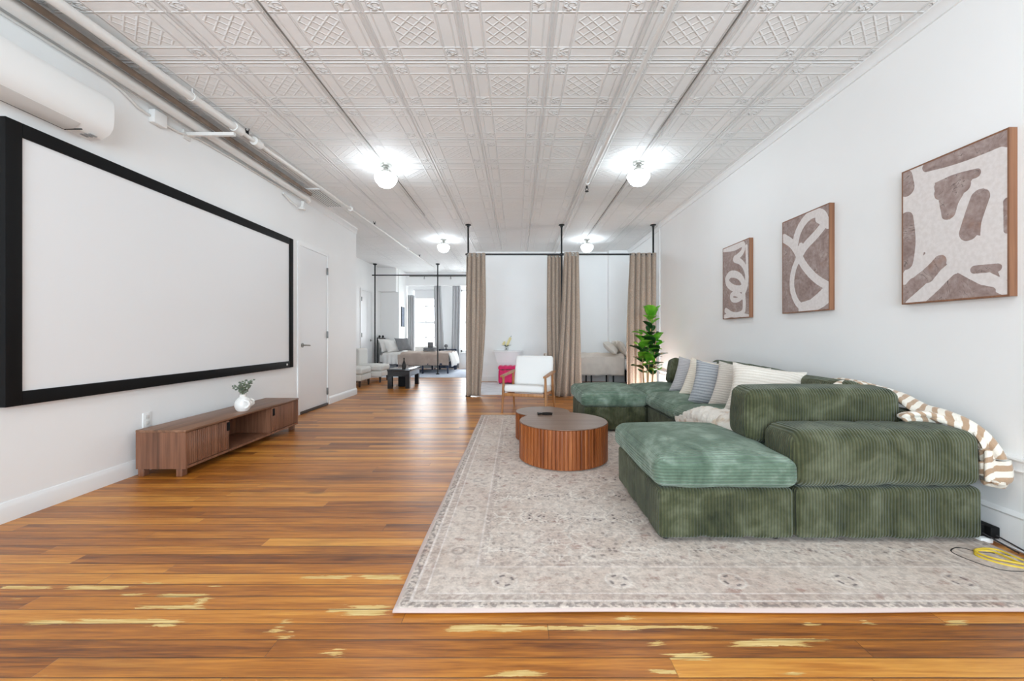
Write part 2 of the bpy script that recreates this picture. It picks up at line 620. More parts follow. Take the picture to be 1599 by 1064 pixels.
    wear = M.noise(M.vec(x * 3.0, y * 60.0, 0.0), 1.0, 3).ss(.5, .8)
    col = M.mix(wear * .28, col, C(232, 222, 216))
    col = M.mix(1.0 - e.ss(.012, .016), col, C(204, 184, 176))
    M.set(col=col, rough=.95, spec=.1, sheen=.05)
    M.bump(n3 + line * .4, .3, .004)
    return M.m

def cord_mat(name, mode, light=1.0):
    """corduroy; mode picks the way the ribs run: 'v' upright ribs, 'h' ribs across a cushion, coloured paler as if lit"""
    M = Mat(name)
    x, y, z = M.xyz()
    nx, ny, nz = [c.abs() for c in M.normal()]
    if mode == 'v':
        s = nx.gt(.75)
        k = x * (1.0 - s) + y * s
    elif mode == 'h':
        s = nz.gt(.7)
        k = y * s + z * (1.0 - s)
    else:
        k = y
    nn = M.noise(M.obj(), 3.0, 3)
    rib = ((k + (nn - .5) * .005) * (2 * PI / 0.0165)).sin()
    h = rib * .5 + .5
    n1 = M.noise(M.obj(), 4.5, 4, .6, .8); n2 = M.noise(M.obj(), 15.0, 3)
    t = (n1 * .7 + n2 * .3)
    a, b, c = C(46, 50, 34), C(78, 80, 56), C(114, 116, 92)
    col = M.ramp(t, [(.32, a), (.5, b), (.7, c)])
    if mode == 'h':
        col = M.ramp(t, [(.32, C(66, 84, 68)), (.5, C(102, 121, 103)), (.7, C(156, 172, 156))])  # cushion colour made paler to hold the light on the tops
    thin = h.pow(3.0) * .22
    col = M.mix((1.0 - h).pow(3.0) * (.45 if mode == 'v' else .22), col, C(30, 40, 28))  # rib grooves darkened in the colour as painted shade
    M.set(col=col, rough=.9, spec=.15, sheen=.45 if mode == 'h' else .3, sheenrough=.45, sheentint=C(200, 210, 202))
    M.bump(h + n2 * .4, .8, .006)
    return M.m

def walnut_mat(name, dark, mid, light, axis='y', rough=.4):
    M = Mat(name)
    x, y, z = M.xyz()
    if axis == 'y':
        v = M.vec(x * 40.0, y * 1.5, z * 40.0)
    elif axis == 'x':
        v = M.vec(x * 1.5, y * 40.0, z * 40.0)
    else:
        v = M.vec(x * 40.0, y * 40.0, z * 1.5)
    g = M.noise(v, 1.0, 5, .6, .4)
    g2 = M.noise(v, .3, 3)
    M.set(col=M.ramp(g * .6 + g2 * .4, [(.32, dark), (.5, mid), (.7, light)]), rough=rough)
    M.bump(g, .12, .002)
    return M.m
M_walnut = walnut_mat('walnut along', C(88, 60, 42), C(126, 88, 64), C(154, 114, 88), 'y')
M_walnutv = walnut_mat('walnut upright', C(86, 56, 40), C(126, 84, 62), C(154, 110, 84), 'z')
M_drum = walnut_mat('walnut drum slats', C(84, 38, 14), C(138, 74, 34), C(184, 114, 64), 'z', .35)
M_drumtop = walnut_mat('walnut drum top', C(104, 80, 64), C(128, 102, 86), C(148, 124, 108), 'x', .32)
M_framewood = walnut_mat('picture frame wood', C(104, 66, 44), C(134, 90, 62), C(156, 110, 80), 'z', .45)
M_oak = walnut_mat('light oak', C(142, 92, 50), C(176, 122, 74), C(200, 148, 98), 'z', .4)

def curtain_mat(name, a, b):
    M = Mat(name)
    n = M.noise(M.obj(), 60, 3)
    M.set(col=M.mix(n.ss(.3, .7), a, b), rough=.9, sheen=.2)
    M.bump(n, .1, .002)
    return M.m
M_tan = curtain_mat('tan curtain cloth', C(160, 143, 127), C(180, 162, 146))

def knit_mat(name, a, b, rows=90.0, patch=None):
    M = Mat(name)
    u, v, w = M.xyz(M.uv())
    n = M.noise(M.uv(), 6, 3)
    row = ((v + (n - .5) * .02) * rows).sin() * .5 + .5
    st = M.noise(M.vec(u * 60.0, v * rows * .16, 0.0), 1.0, 2)
    f = (row * .6 + st * .5 - .05).clamp()
    col = M.mix(f, a, b)
    if patch:
        col = M.mix(M.noise(M.uv(), 3.2, 2, .5, .5).ss(.48, .58) * .6, col, patch)
    M.set(col=col, rough=.95, sheen=.15)
    M.bump(row + st * .8, .5, .005)
    return M.m
M_knit_grey = knit_mat('grey ribbed knit', C(150, 147, 150), C(204, 201, 201), 130)
M_knit_cream = knit_mat('cream ribbed knit', C(212, 200, 182), C(236, 228, 214), 120)
M_knit_blue = knit_mat('blue grey woven', C(126, 129, 134), C(186, 188, 190), 100)
M_knit_beige = knit_mat('beige ribbed knit', C(184, 174, 163), C(216, 208, 198), 130)
M_knit_ivory = knit_mat('ivory ribbed knit', C(212, 202, 188), C(238, 231, 221), 110)

def throw_mat():
    M = Mat('striped beige throw')
    u, v, w = M.xyz(M.uv())
    n = M.noise(M.uv(), 3.5, 2)
    s = (u * 12.0 + v * 2.0 + (n - .5) * .8).fract()
    f = s.ss(.46, .54) * (1.0 - s.ss(.94, 1.0))
    k = M.noise(M.obj(), 120, 2)
    M.set(col=M.mix(f, C(236, 228, 214), C(180, 150, 122)), rough=.95, sheen=.3)
    M.bump(k, .5, .006)
    return M.m
M_throw = throw_mat()

def fluffy_mat():
    M = Mat('fluffy ivory throw')
    n = M.noise(M.obj(), 45, 4, .65); n2 = M.noise(M.obj(), 9, 2)
    M.set(col=M.mix(n2.ss(.5, .68), C(236, 228, 216), C(206, 180, 152)), rough=.95, sheen=.4)
    M.bump(n, .8, .012)
    return M.m
M_fluffy = fluffy_mat()

def art_mat(name):
    M = Mat(name)
    x, y, z = M.xyz()
    at = S(M.nt, M.attr('stroke').outputs['Fac'])
    n1 = M.noise(M.obj(), 9, 4, .6, 1.0); n2 = M.noise(M.obj(), 40, 3); n3 = M.noise(M.obj(), 4, 3, .6, 2.5)
    bg = M.ramp(n1 * .6 + n2 * .4, [(.3, C(128, 106, 100)), (.5, C(158, 138, 132)), (.7, C(184, 168, 162))])
    crk = (n3.ridge(.5, .012)) * n1.ss(.45, .6)
    bg = M.mix(crk * .7, bg, C(52, 42, 40))
    warm = M.noise(M.obj(), 6, 3).ss(.6, .75)
    bg = M.mix(warm * .4, bg, C(172, 126, 100))
    fg = M.mix(n2.ss(.3, .7), C(220, 212, 208), C(229, 222, 219))
    m = (at + (n2 - .5) * .12).ss(.47, .53)
    M.set(col=M.mix(m, bg, fg), rough=.75)
    M.bump(m + n2 * .3, .25, .004)
    return M.m
M_art = art_mat('abstract paint')

# ------------------------------------------------------------------ setting
def add_floor():
    xs = sorted(set([-4.4, 2.8] + [round(-2.4 + .018 * i, 4) for i in range(0, 270)]))
    ys = sorted(set([-3.0, 13.75] + [round(1.28 + .007 * i, 4) for i in range(0, 90)]))
    xs = [v for v in xs]; ys = [v for v in ys]
    # pixel rectangles (x0, y0, x1, y1) of bare pine in the worn strip before the rug
    R = [(-5, 915, 92, 921), (98, 914, 210, 922), (218, 909, 262, 914), (325, 912, 352, 917), (465, 899, 555, 905), (560, 898, 635, 906),
         (180, 927, 225, 932), (240, 927, 330, 934), (300, 932, 330, 946), (205, 945, 325, 952), (30, 968, 115, 977), (115, 966, 290, 975),
         (225, 972, 285, 980), (505, 950, 600, 957), (530, 945, 615, 962), (505, 1013, 545, 1028), (345, 1045, 360, 1060), (55, 1052, 80, 1062),
         (690, 975, 830, 987), (775, 978, 1000, 986), (900, 976, 1125, 983), (1035, 980, 1122, 984), (1000, 1001, 1040, 1010), (1125, 1000, 1270, 1012),
         (1165, 997, 1305, 1004), (1030, 1018, 1115, 1032), (1000, 1045, 1070, 1054), (1215, 1048, 1260, 1056), (1250, 972, 1280, 978), (1470, 968, 1510, 978),
         (960, 962, 1000, 970), (1340, 968, 1365, 976), (760, 1046, 860, 1058), (0, 933, 45, 937), (425, 966, 450, 990), (440, 985, 468, 990), (425, 993, 455, 1000)]
    rects = []
    for a, b, c, d in R:
        y1 = FPX * HC / (b - VY); y0 = FPX * HC / (d - VY); ym = (y0 + y1) / 2
        rects.append(((a - VX) / FPX * ym, (c - VX) / FPX * ym, y0, y1))
    vs = [(x, y, 0.0) for y in ys for x in xs]
    nx = len(xs)
    fs = [(j * nx + i, j * nx + i + 1, (j + 1) * nx + i + 1, (j + 1) * nx + i) for j in range(len(ys) - 1) for i in range(nx - 1)]
    mb = MB().add(vs, fs)
    o = mb.build('floor', floor_mat(), smooth=False, recenter=False)
    at = o.data.attributes.new('worn', 'FLOAT', 'POINT')
    A = np.array(vs)
    w = np.full(len(vs), -.35)
    for a, b, c, d in rects:
        cx, cy, hx, hy = (a + b) / 2, (c + d) / 2, (b - a) / 2, max((d - c) / 2, .006)
        dx = (np.abs(A[:, 0] - cx) - hx) / .09; dy = (np.abs(A[:, 1] - cy) - hy) / .012
        val = .88 - .62 * np.clip(np.maximum(dx, dy) + .9, 0, 2)
        w = np.maximum(w, val)
    at.data.foreach_set('value', w.astype(np.float32))
    # slab body
    s = o.modifiers.new('slab', 'SOLIDIFY'); s.thickness = .1; s.offset = -1
    return struct(o)
add_floor()

c_ = MB().box(-4.4, 2.8, -3.0, 13.75, CEIL, CEIL + .1).build('ceiling', ceiling_mat(), recenter=False)
struct(c_)

def wallbox(name, *b, m=None):
    return struct(MB().box(*b).build(name, m or M_wall, recenter=False))

wallbox('wall_left', WL - .15, WL, -3.0, LEFT_END, 0, CEIL)
wallbox('wall_left_return', ALC - .1, WL - .15, LEFT_END - .15, LEFT_END, 0, CEIL)
wallbox('wall_left_alcove', ALC - .1, ALC, LEFT_END, 13.75, 0, CEIL)
wallbox('wall_right', WR, WR + .2, -3.0, 7.47, 0, CEIL)
wallbox('wall_right_far', WR + .06, WR + .2, 7.47, 9.9, 0, CEIL)
wallbox('wall_nook', -1.0, WR + .2, 9.9, 13.75, 0, CEIL)
wallbox('wall_nook_pier', 2.17, WR + .06, 9.72, 9.9, 0, CEIL)
wallbox('wall_front', -3.2, WR + .2, -3.15, -3.0, 0, CEIL)
# far pier and soffit beside the far window
wallbox('wall_pier', ALC, -3.6, 12.45, 13.75, 0, CEIL)
wallbox('wall_soffit', ALC, -3.62, 12.2, 12.45, 2.42, CEIL)
# window wall with two openings
W1 = (-3.42, -2.66, .55, 2.62); W2 = (-1.88, -1.12, .55, 2.62)
mb = MB()
for x0, x1 in ((-3.6, W1[0]), (W1[1], W2[0]), (W2[1], -1.0)):
    mb.box(x0, x1, 13.55, 13.75, 0, CEIL)
for w in (W1, W2):
    mb.box(w[0], w[1], 13.55, 13.75, 0, w[2]); mb.box(w[0], w[1], 13.55, 13.75, w[3], CEIL)
struct(mb.build('wall_back', M_wall, recenter=False))
wallbox('trim_1', -3.6, -1.0, 13.25, 13.55, 2.72, CEIL, m=M_wall)     # boxed beam over the windows

def window(name, w):
    x0, x1, z0, z1 = w
    f = MB()
    for a, b, c, d in ((x0, x0 + .05, z0, z1), (x1 - .05, x1, z0, z1), (x0, x1, z0, z0 + .07), (x0, x1, z1 - .05, z1)):
        f.box(a, b, 13.6, 13.66, c, d)
    zm = (z0 + z1) / 2 - .05
    f.box(x0, x1, 13.58, 13.66, zm - .045, zm + .045)
    o = struct(f.build(name, M_trim, recenter=False))
    m = MB()
    xm = (x0 + x1) / 2
    m.box(xm - .02, xm + .02, 13.62, 13.64, z0, z1)
    for zz in (z0 + (zm - z0) / 2, zm + (z1 - zm) / 2):
        m.box(x0, x1, 13.62, 13.64, zz - .018, zz + .018)
    m.build('muntin', M_trim, o)
    MB().box(x0 + .04, x1 - .04, 13.628, 13.632, z0 + .05, z1 - .04).build('window_pane', M_pane, o)
    MB().box(x0 - .05, x1 + .05, 13.46, 13.6, z0 - .04, z0, .006).build('window_sill', M_trim, o)
    return o
window('window_1', W1); window('window_2', W2)

# skirting, crown and rail
def base_left(name, y0, y1, x=WL):
    mb = MB().prism([(x, 0), (x + .022, 0), (x + .022, .085), (x + .016, .10), (x + .008, .115), (x, .118)], 'y', y0, y1)
    return struct(mb.build(name, M_trim, recenter=False))
base_left('baseboard_left', -3.0, 5.66)
base_left('baseboard_left_far', 6.61, LEFT_END)
base_left('baseboard_left_alcove', LEFT_END, 10.75, ALC)
def base_right(name, x, y0, y1):
    mb = MB().prism([(x, 0), (x - .02, 0), (x - .02, .15), (x - .014, .165), (x - .022, .175), (x - .012, .19), (x, .195)], 'y', y0, y1)
    return struct(mb.build(name, M_trim, recenter=False))
base_right('baseboard_right', WR, -3.0, 7.47)
base_right('baseboard_right_far', WR + .06, 7.47, 9.72)
struct(MB().box(-1.0, 2.17, 9.88, 9.9, 0, .12).build('baseboard_nook', M_trim, recenter=False))
struct(MB().prism([(WR, .40), (WR - .012, .40), (WR - .022, .412), (WR - .012, .425), (WR - .012, .455), (WR - .03, .468), (WR - .03, .478), (WR, .485)], 'y', -3.0, 7.47).build('trim_2', M_trim, recenter=False))
def crown(name, x, sgn, y0, y1, h=.07, d=.05):
    prof = [(0, 0), (d, 0), (d, -.012), (d * .7, -.02), (d * .45, -h * .55), (d * .3, -h * .85), (d * .3, -h), (0, -h)]
    return struct(MB().prism([(x + sgn * a, CEIL + b) for a, b in prof], 'y', y0, y1).build(name, M_trim, recenter=False))
crown('trim_3', WR, -1, -3.0, 7.47)
crown('trim_4', WR + .06, -1, 7.47, 9.72)
crown('trim_5', WL, 1, -3.0, LEFT_END, .11, .04)
struct(MB().box(WR - .012, WR + .004, 7.44, 7.475, 0, CEIL - .06).build('trim_6', M_trim, recenter=False))

def door(name, x, y0, y1, top, hinge_far, threshold=True):
    """door in a wall facing +x"""
    fr = MB()
    fr.box(x, x + .018, y0 - .05, y0, 0, top + .05); fr.box(x, x + .018, y1, y1 + .05, 0, top + .05); fr.box(x, x + .018, y0, y1, top, top + .05)
    f = struct(fr.build(name, M_trim, recenter=False))
    MB().box(x, x + .009, y0 + .006, y1 - .006, .045, top - .006).build('door_leaf', M_door, f)
    yh = y1 - .01 if hinge_far else y0 + .01
    yk = y0 + .07 if hinge_far else y1 - .07
    s = 1 if hinge_far else -1
    for zz in (.22, 1.12, top - .24):
        MB().box(x + .006, x + .03, yh - .012, yh + .012, zz - .055, zz + .055, .003).build('hinge', M_steel, f)
    h = MB().tube([(x + .005, yk, .97), (x + .018, yk, .97)], .032, 16)
    h.tube([(x + .015, yk, .97), (x + .055, yk, .97), (x + .06, yk + s * .02, .97), (x + .06, yk + s * .12, .965)], .009, 10)
    h.build('door_handle', M_nickel, f)
    if threshold:
        MB().box(x + .0, x + .03, y0, y1, 0, .035, .004).build('threshold', M_threshold, f)
    return f
door('door_1', WL, 5.72, 6.55, 2.37, True)
door('door_2', ALC, 10.86, 11.62, 2.32, False, False)

# ------------------------------------------------------------------ ceiling services
def tubething(name, pts, r, mat, label, cat, n=14):
    return tag(MB().tube(pts, r, n).build(name, mat), label, cat)

def sp(Y):      # sprinkler main runs slightly off the wall
    return -2.70 + (Y - 2.0) * .032
pz = HC + 1.945
root = thing('sprinkler_pipe', 'white sprinkler pipe running from the air conditioner end to the far bedroom', 'pipe', (sp(1.0), 1.0, pz))
MB().tube([(sp(.2), .2, pz), (sp(3.92), 3.92, pz)], .033, 16).build('pipe_run', M_pipe, root)
MB().tube([(sp(3.9), 3.9, pz), (sp(12.2), 12.2, pz)], .019, 12).build('pipe_run', M_pipe, root)
for Y in (3.86, 4.14):
    MB().tube([(sp(Y), Y - .05, pz), (sp(Y), Y + .05, pz)], .042, 16).build('coupling', M_pipe, root)
for Y in (3.35, 6.3, 9.2):
    m = MB().tube([(sp(Y), Y, pz + .02), (sp(Y), Y, CEIL)], .005, 8)
    m.tube([(sp(Y), Y - .015, pz), (sp(Y), Y + .015, pz)], .038, 14)
    m.build('hanger', M_pipe, root)
tubething('water_pipe', [(-2.94, .2, HC + 1.92), (-2.94, 5.72, HC + 1.92), (-2.955, 5.78, HC + 1.905)], .045, M_pipe, 'thick white pipe along the left wall that stops short above the door', 'pipe', 18)
tubething('heating_pipe', [(-2.825, .2, HC + 1.93), (-2.825, 5.6, HC + 1.93)], .022, M_brownpipe, 'thin bare brown pipe between the two white pipes', 'pipe')
tubething('copper_pipe', [(-2.875, .2, HC + 1.965), (-2.875, 5.6, HC + 1.965)], .014, M_brownpipe, 'thinnest brown pipe tucked up against the ceiling by the left wall', 'pipe')
root = thing('conduit', 'thin white wall conduit dipping into a junction box above the screen', 'conduit', (-3.03, 3.2, HC + 1.8))
zc = HC + 1.90
MB().tube([(-3.035, .2, zc), (-3.035, 3.02, zc), (-3.035, 3.14, zc - .02), (-3.035, 3.28, zc - .075), (-3.035, 3.40, zc - .085)], .011, 10).build('conduit_run', M_pipe, root)
MB().box(-3.05, -2.995, 3.385, 3.51, zc - .135, zc - .025, .008).build('junction_box', M_plastic, root)
MB().tube([(-3.035, 3.5, zc - .085), (-3.035, 3.66, zc - .08), (-3.035, 3.9, zc - .03), (-3.035, 5.3, zc + .0)], .011, 10).build('conduit_run', M_pipe, root)
root = thing('strut_bracket', 'white strut arm holding the pipes off the left wall', 'bracket', (-2.9, 4.02, HC + 1.82))
MB().box(-3.045, -2.60, 3.755, 3.785, HC + 1.835, HC + 1.865).build('arm', M_pipe, root)
MB().box(-3.05, -3.035, 3.73, 3.81, HC + 1.80, HC + 1.88).build('wall_plate', M_pipe, root)
root = thing('pipe_valve', 'small white drain valve under the cut end of the thick pipe', 'valve', (-2.97, 5.66, HC + 1.72))
MB().tube([(-2.96, 5.66, HC + 1.85), (-2.975, 5.66, HC + 1.76)], .022, 12).build('body', M_pipe, root)
MB().lathe([(.0, 0), (.045, 0), (.05, .012), (.045, .024), (0, .024)], -2.975, 5.66, HC + 1.735, 18).build('cap', M_pipe, root)
MB().tube([(-3.03, 5.3, HC + 1.84), (-3.02, 5.45, HC + 1.79), (-2.99, 5.56, HC + 1.75)], .012, 8).build('hose', M_pipe, root)

# ceiling register
root = thing('air_vent', 'white slotted air register in the ceiling beside the pipes', 'vent', (-2.85, 6.0, CEIL - .02))
m = MB()
m.box(-3.0, -2.70, 5.62, 5.65, CEIL - .016, CEIL); m.box(-3.0, -2.70, 6.42, 6.45, CEIL - .016, CEIL)
m.box(-3.0, -2.985, 5.65, 6.42, CEIL - .016, CEIL); m.box(-2.715, -2.70, 5.65, 6.42, CEIL - .016, CEIL)
m.build('frame', M_trim, root)
m = MB()
for i in range(7):
    x = -2.965 + i * .038
    m.box(x - .010, x + .010, 5.65, 6.42, CEIL - .014, CEIL - .006)
m.build('grille', M_trim, root)
MB().box(-2.985, -2.715, 5.65, 6.42, CEIL - .004, CEIL - .0005).build('backing', M_black, root)

# right-hand sprinkler line
root = thing('sprinkler_branch', 'white sprinkler pipe along the middle of the tin ceiling', 'pipe', (.91, 3.0, CEIL - .05))
MB().tube([(.93, .2, CEIL - .045), (.905, 5.35, CEIL - .045)], .019, 12).build('pipe_run', M_pipe, root)
MB().tube([(.905, 5.3, CEIL - .03), (.90, 9.88, CEIL - .03)], .011, 10).build('pipe_run', M_pipe, root)
MB().tube([(.905, 5.29, CEIL - .045), (.905, 5.40, CEIL - .045)], .027, 14).build('coupling', M_pipe, root)
for Y in (2.0, 4.6):
    MB().tube([(.92, Y, CEIL - .045), (.92, Y, CEIL)], .004, 6).build('hanger', M_pipe, root)

def conduit_line(x, y0, y1, label):
    return tag(MB().box(x - .005, x + .005, y0, y1, CEIL - .008, CEIL, .002).build('wiring_raceway', M_race), label, 'raceway')
conduit_line(-1.565, .3, 4.76, 'grey wiring raceway leading over the ceiling to the near left lamp')
conduit_line(-1.555, 4.9, 6.9, 'short grey wiring raceway running on past the near left lamp')
conduit_line(1.395, .3, 4.70, 'grey wiring raceway leading over the ceiling to the near right lamp')
conduit_line(1.42, 4.85, 8.5, 'grey wiring raceway between the two lamps on the right')

def sprinkler(x, y, z, up, label):
    r = thing('fire_sprinkler', label, 'sprinkler', (x, y, z), 'fire sprinklers', local=True)
    s = 1 if up else -1
    MB().tube([(0, 0, 0), (0, 0, s * .03)], .013, 10).build('body', M_blackmetal, r)
    MB().tube([(-.014, 0, s * .03), (-.018, 0, s * .05), (0, 0, s * .07), (.018, 0, s * .05), (.014, 0, s * .03)], .004, 6).build('frame_arm', M_blackmetal, r)
    MB().tube([(0, 0, s * .068), (0, 0, s * .075)], .024, 14).build('deflector', M_blackmetal, r)
    return r
sprinkler(sp(4.0), 4.0, pz + .02, True, 'black upright sprinkler head on the pipe above the projector screen')
sprinkler(sp(7.26), 7.26, pz + .02, True, 'black upright sprinkler head on the thin pipe past the end of the left wall')
sprinkler(sp(10.2), 10.2, pz + .02, True, 'small black sprinkler head farthest along the left pipe')
sprinkler(.905, 5.345, CEIL - .07, False, 'dark sprinkler head hanging by the near right ceiling lamp')

def ceiling_light(x, y, label):
    r = thing('ceiling_light', label, 'ceiling light', (x, y, CEIL), 'schoolhouse ceiling lights', local=True)
    MB().lathe([(.0, 0), (.078, 0), (.08, -.012), (.074, -.028), (.05, -.034), (0, -.036)], n=32).build('canopy', M_nickel, r)
    MB().lathe([(.0, -.03), (.042, -.03), (.042, -.042), (.03, -.05), (.036, -.07), (.062, -.085), (.064, -.105), (0, -.105)], n=28).build('fitter', M_nickel, r)
    MB().lathe([(.0, -.10), (.056, -.10), (.062, -.112), (.1, -.122), (.132, -.138), (.143, -.158), (.142, -.178), (.130, -.205), (.108, -.235), (.085, -.258), (.05, -.272), (.0, -.276)], n=36).build('globe', M_globe, r)
    return r
LIGHTS = [(-1.55, 4.83, 'near left schoolhouse ceiling light with a glowing opal globe'), (1.41, 4.77, 'near right schoolhouse ceiling light with a glowing opal globe'),
          (-1.55, 8.6, 'far left schoolhouse ceiling light beyond the black curtain rail'), (1.46, 8.6, 'far right schoolhouse ceiling light over the curtained bed')]
for l in LIGHTS:
    ceiling_light(*l).scale = (.9, .9, 1.0)

# ------------------------------------------------------------------ left wall things
# projector screen
root = thing('projector_screen', 'huge blank projector screen in a black velvet frame on the left wall', 'projector screen', (WL, 3.95, .69))
Y0, Y1, Z0, Z1 = 2.405, 5.50, .685, 2.40
m = MB()
d, b = .045, .085
m.box(WL + .005, WL + d, Y0, Y0 + b, Z0, Z1, .004); m.box(WL + .005, WL + d, Y1 - b, Y1, Z0, Z1, .004)
m.box(WL + .005, WL + d, Y0 + b, Y1 - b, Z0, Z0 + b, .004); m.box(WL + .005, WL + d, Y0 + b, Y1 - b, Z1 - b, Z1, .004)
m.build('frame', M_black, root)
MB().box(WL + .015, WL + .030, Y0 + b - .005, Y1 - b + .005, Z0 + b - .005, Z1 - b + .005).build('screen_surface', M_screen, root)
MB().tube([(WL + d, Y1 - .155, Z0 + .045), (WL + d + .004, Y1 - .155, Z0 + .045)], .014, 12).build('badge', M_plastic, root)

# air conditioner
root = thing('air_conditioner', 'white wall mounted air conditioner above the corner of the screen', 'air conditioner', (WL, 2.3, 2.48))
prof = [(WL, 2.50), (WL + .05, 2.475), (WL + .13, 2.480), (WL + .185, 2.515), (WL + .212, 2.56), (WL + .222, 2.63), (WL + .218, 2.73), (WL + .20, 2.765), (WL, 2.775)]
b = bmesh.new()
n = len(prof)
va = [b.verts.new((p[0], 1.9, p[1])) for p in prof]; vb = [b.verts.new((p[0], 2.9, p[1])) for p in prof]
b.faces.new(va); b.faces.new(list(reversed(vb)))
for i in range(n):
    b.faces.new((va[i], vb[i], vb[(i + 1) % n], va[(i + 1) % n]))
ed = [e for e in b.edges if all(abs(v.co.y - 2.9) < 1e-5 for v in e.verts)]
bmesh.ops.bevel(b, geom=ed, offset=.022, segments=4, affect='EDGES')
MB().bm(b).build('body', M_plastic, root, angle=28)
fl = [(WL + .062, 2.470), (WL + .128, 2.473), (WL + .176, 2.506), (WL + .172, 2.512), (WL + .126, 2.482), (WL + .062, 2.478)]
MB().prism(fl, 'y', 1.95, 2.70).build('louver_flap', simple('pale grey plastic', C(214, 213, 210), .35), root)
m = MB()
m.box(WL + .058, WL + .063, 1.95, 2.71, 2.469, 2.479)
m.box(WL + .060, WL + .175, 2.703, 2.709, 2.47, 2.476)
m.build('louver_gap', M_black, root)
m = MB()
for i in range(3):
    m.box(WL + .085 + i * .03, WL + .100 + i * .03, 2.775, 2.82, 2.473, 2.478)
m.build('indicator_marks', simple('grey print', C(150, 150, 150), .5), root)

# outlet
root = thing('wall_outlet', 'white double wall outlet above the near end of the walnut console', 'outlet', (WL, 3.37, .35))
MB().box(WL, WL + .007, 3.332, 3.408, .355, .475, .002).build('cover_plate', M_plastic, root)
for zz in (.39, .44):
    MB().box(WL + .006, WL + .010, 3.352, 3.388, zz - .016, zz + .016, .003).build('socket', simple('outlet face', C(215, 214, 210), .4), root)

# console
root = thing('media_console', 'low walnut media console with reeded doors below the projector screen', 'media console', (-2.79, 4.0, 0))
CX0, CX1, CY0, CY1, CZ0, CZ1 = -2.99, -2.60, 3.21, 4.86, .062, .368
m = MB()
m.box(CX0, CX1 + .006, CY0 - .004, CY1 + .004, CZ1 - .02, CZ1, .004)
m.build('top', M_walnut, root)
m = MB()
m.box(CX0, CX1, CY0, CY1, CZ0, CZ0 + .02); m.box(CX0, CX1, CY0, CY0 + .02, CZ0 + .02, CZ1 - .02); m.box(CX0, CX1, CY1 - .02, CY1, CZ0 + .02, CZ1 - .02)
m.box(CX0, CX1 - .01, 3.685, 3.705, CZ0 + .02, CZ1 - .02); m.box(CX0, CX1 - .01, 4.335, 4.355, CZ0 + .02, CZ1 - .02)
m.box(CX0, CX0 + .012, 3.80, CY1 - .02, CZ0 + .02, CZ1 - .02); m.box(CX0, CX0 + .012, CY0 + .02, 3.70, CZ0 + .02, CZ1 - .02)
m.build('cabinet_body', M_walnutv, root)
def reeded(y0, y1, hy):
    m = MB().box(CX1 - .022, CX1 - .010, y0, y1, CZ0 + .024, CZ1 - .024)
    k = 22
    for i in range(k):
        a = y0 + (y1 - y0) * i / k; w = (y1 - y0) / k
        m.box(CX1 - .012, CX1 - .001, a + w * .08, a + w * .92, CZ0 + .024, CZ1 - .024, .003, 1)
    d = m.build('door', M_walnutv, root)
    MB().box(CX1 - .012, CX1 + .004, hy - .018, hy + .018, CZ1 - .115, CZ1 - .04, .002).build('pull', M_black, d)
reeded(CY0 + .022, 3.70, 3.685); reeded(4.34, CY1 - .022, 4.372)
for x, y in ((CX1 - .06, CY0 + .035), (CX0 + .03, CY0 + .035), (CX1 - .06, CY1 - .035), (CX0 + .03, CY1 - .035)):
    MB().box(x - .022, x + .026, y - .026, y + .026, 0, CZ0, .003).build('leg', M_walnutv, root)

# vase on console
root = thing('vase', 'knobbly white ceramic vase standing on the walnut console', 'vase', (-2.70, 4.03, .368), local=True)
m = MB().lathe([(.0, 0), (.045, 0), (.062, .02), (.072, .055), (.068, .09), (.05, .12), (.03, .138), (.03, .155), (.036, .165), (.028, .163), (.02, .15), (0, .14)], n=30)
m.build('body', M_ceramic, root)
m = MB()
m.tube([(.05, -.05, .11), (.078, -.04, .10), (.085, -.03, .07), (.07, -.035, .045), (.05, -.04, .035)], .012, 10)
m.tube([(.03, .06, .11), (.05, .085, .09), (.05, .085, .06), (.03, .07, .04)], .012, 10)
m.tube([(.045, .01, .105), (.075, .02, .08), (.07, .0, .05)], .011, 10)
m.build('handle', M_ceramic, root)
root = thing('eucalyptus_sprigs', 'grey green eucalyptus sprigs in the knobbly white vase', 'greenery', (-2.70, 4.03, .52), local=True)
st, lf = MB(), MB()
rg = random.Random(3)
for i in range(9):
    a = rg.uniform(0, 2 * PI); rr = rg.uniform(.03, .12); hh = rg.uniform(.08, .17)
    tip = Vector((math.cos(a) * rr * .6, math.sin(a) * rr * 1.1, hh))
    st.tube([(0, 0, -.03), tip * .5 + Vector((0, 0, .02)), tip], .002, 5)
    for k in range(11):
        t = .35 + .65 * k / 10
        c = tip * t + Vector((rg.uniform(-.02, .02), rg.uniform(-.02, .02), rg.uniform(-.012, .014)))
        lf.ell(c, rg.uniform(.008, .014), rg.uniform(.008, .014), rg.uniform(.005, .01), 7, 5)
st.build('stem', M_stemgreen, root)
lf.build('leaves', M_eucal, root)

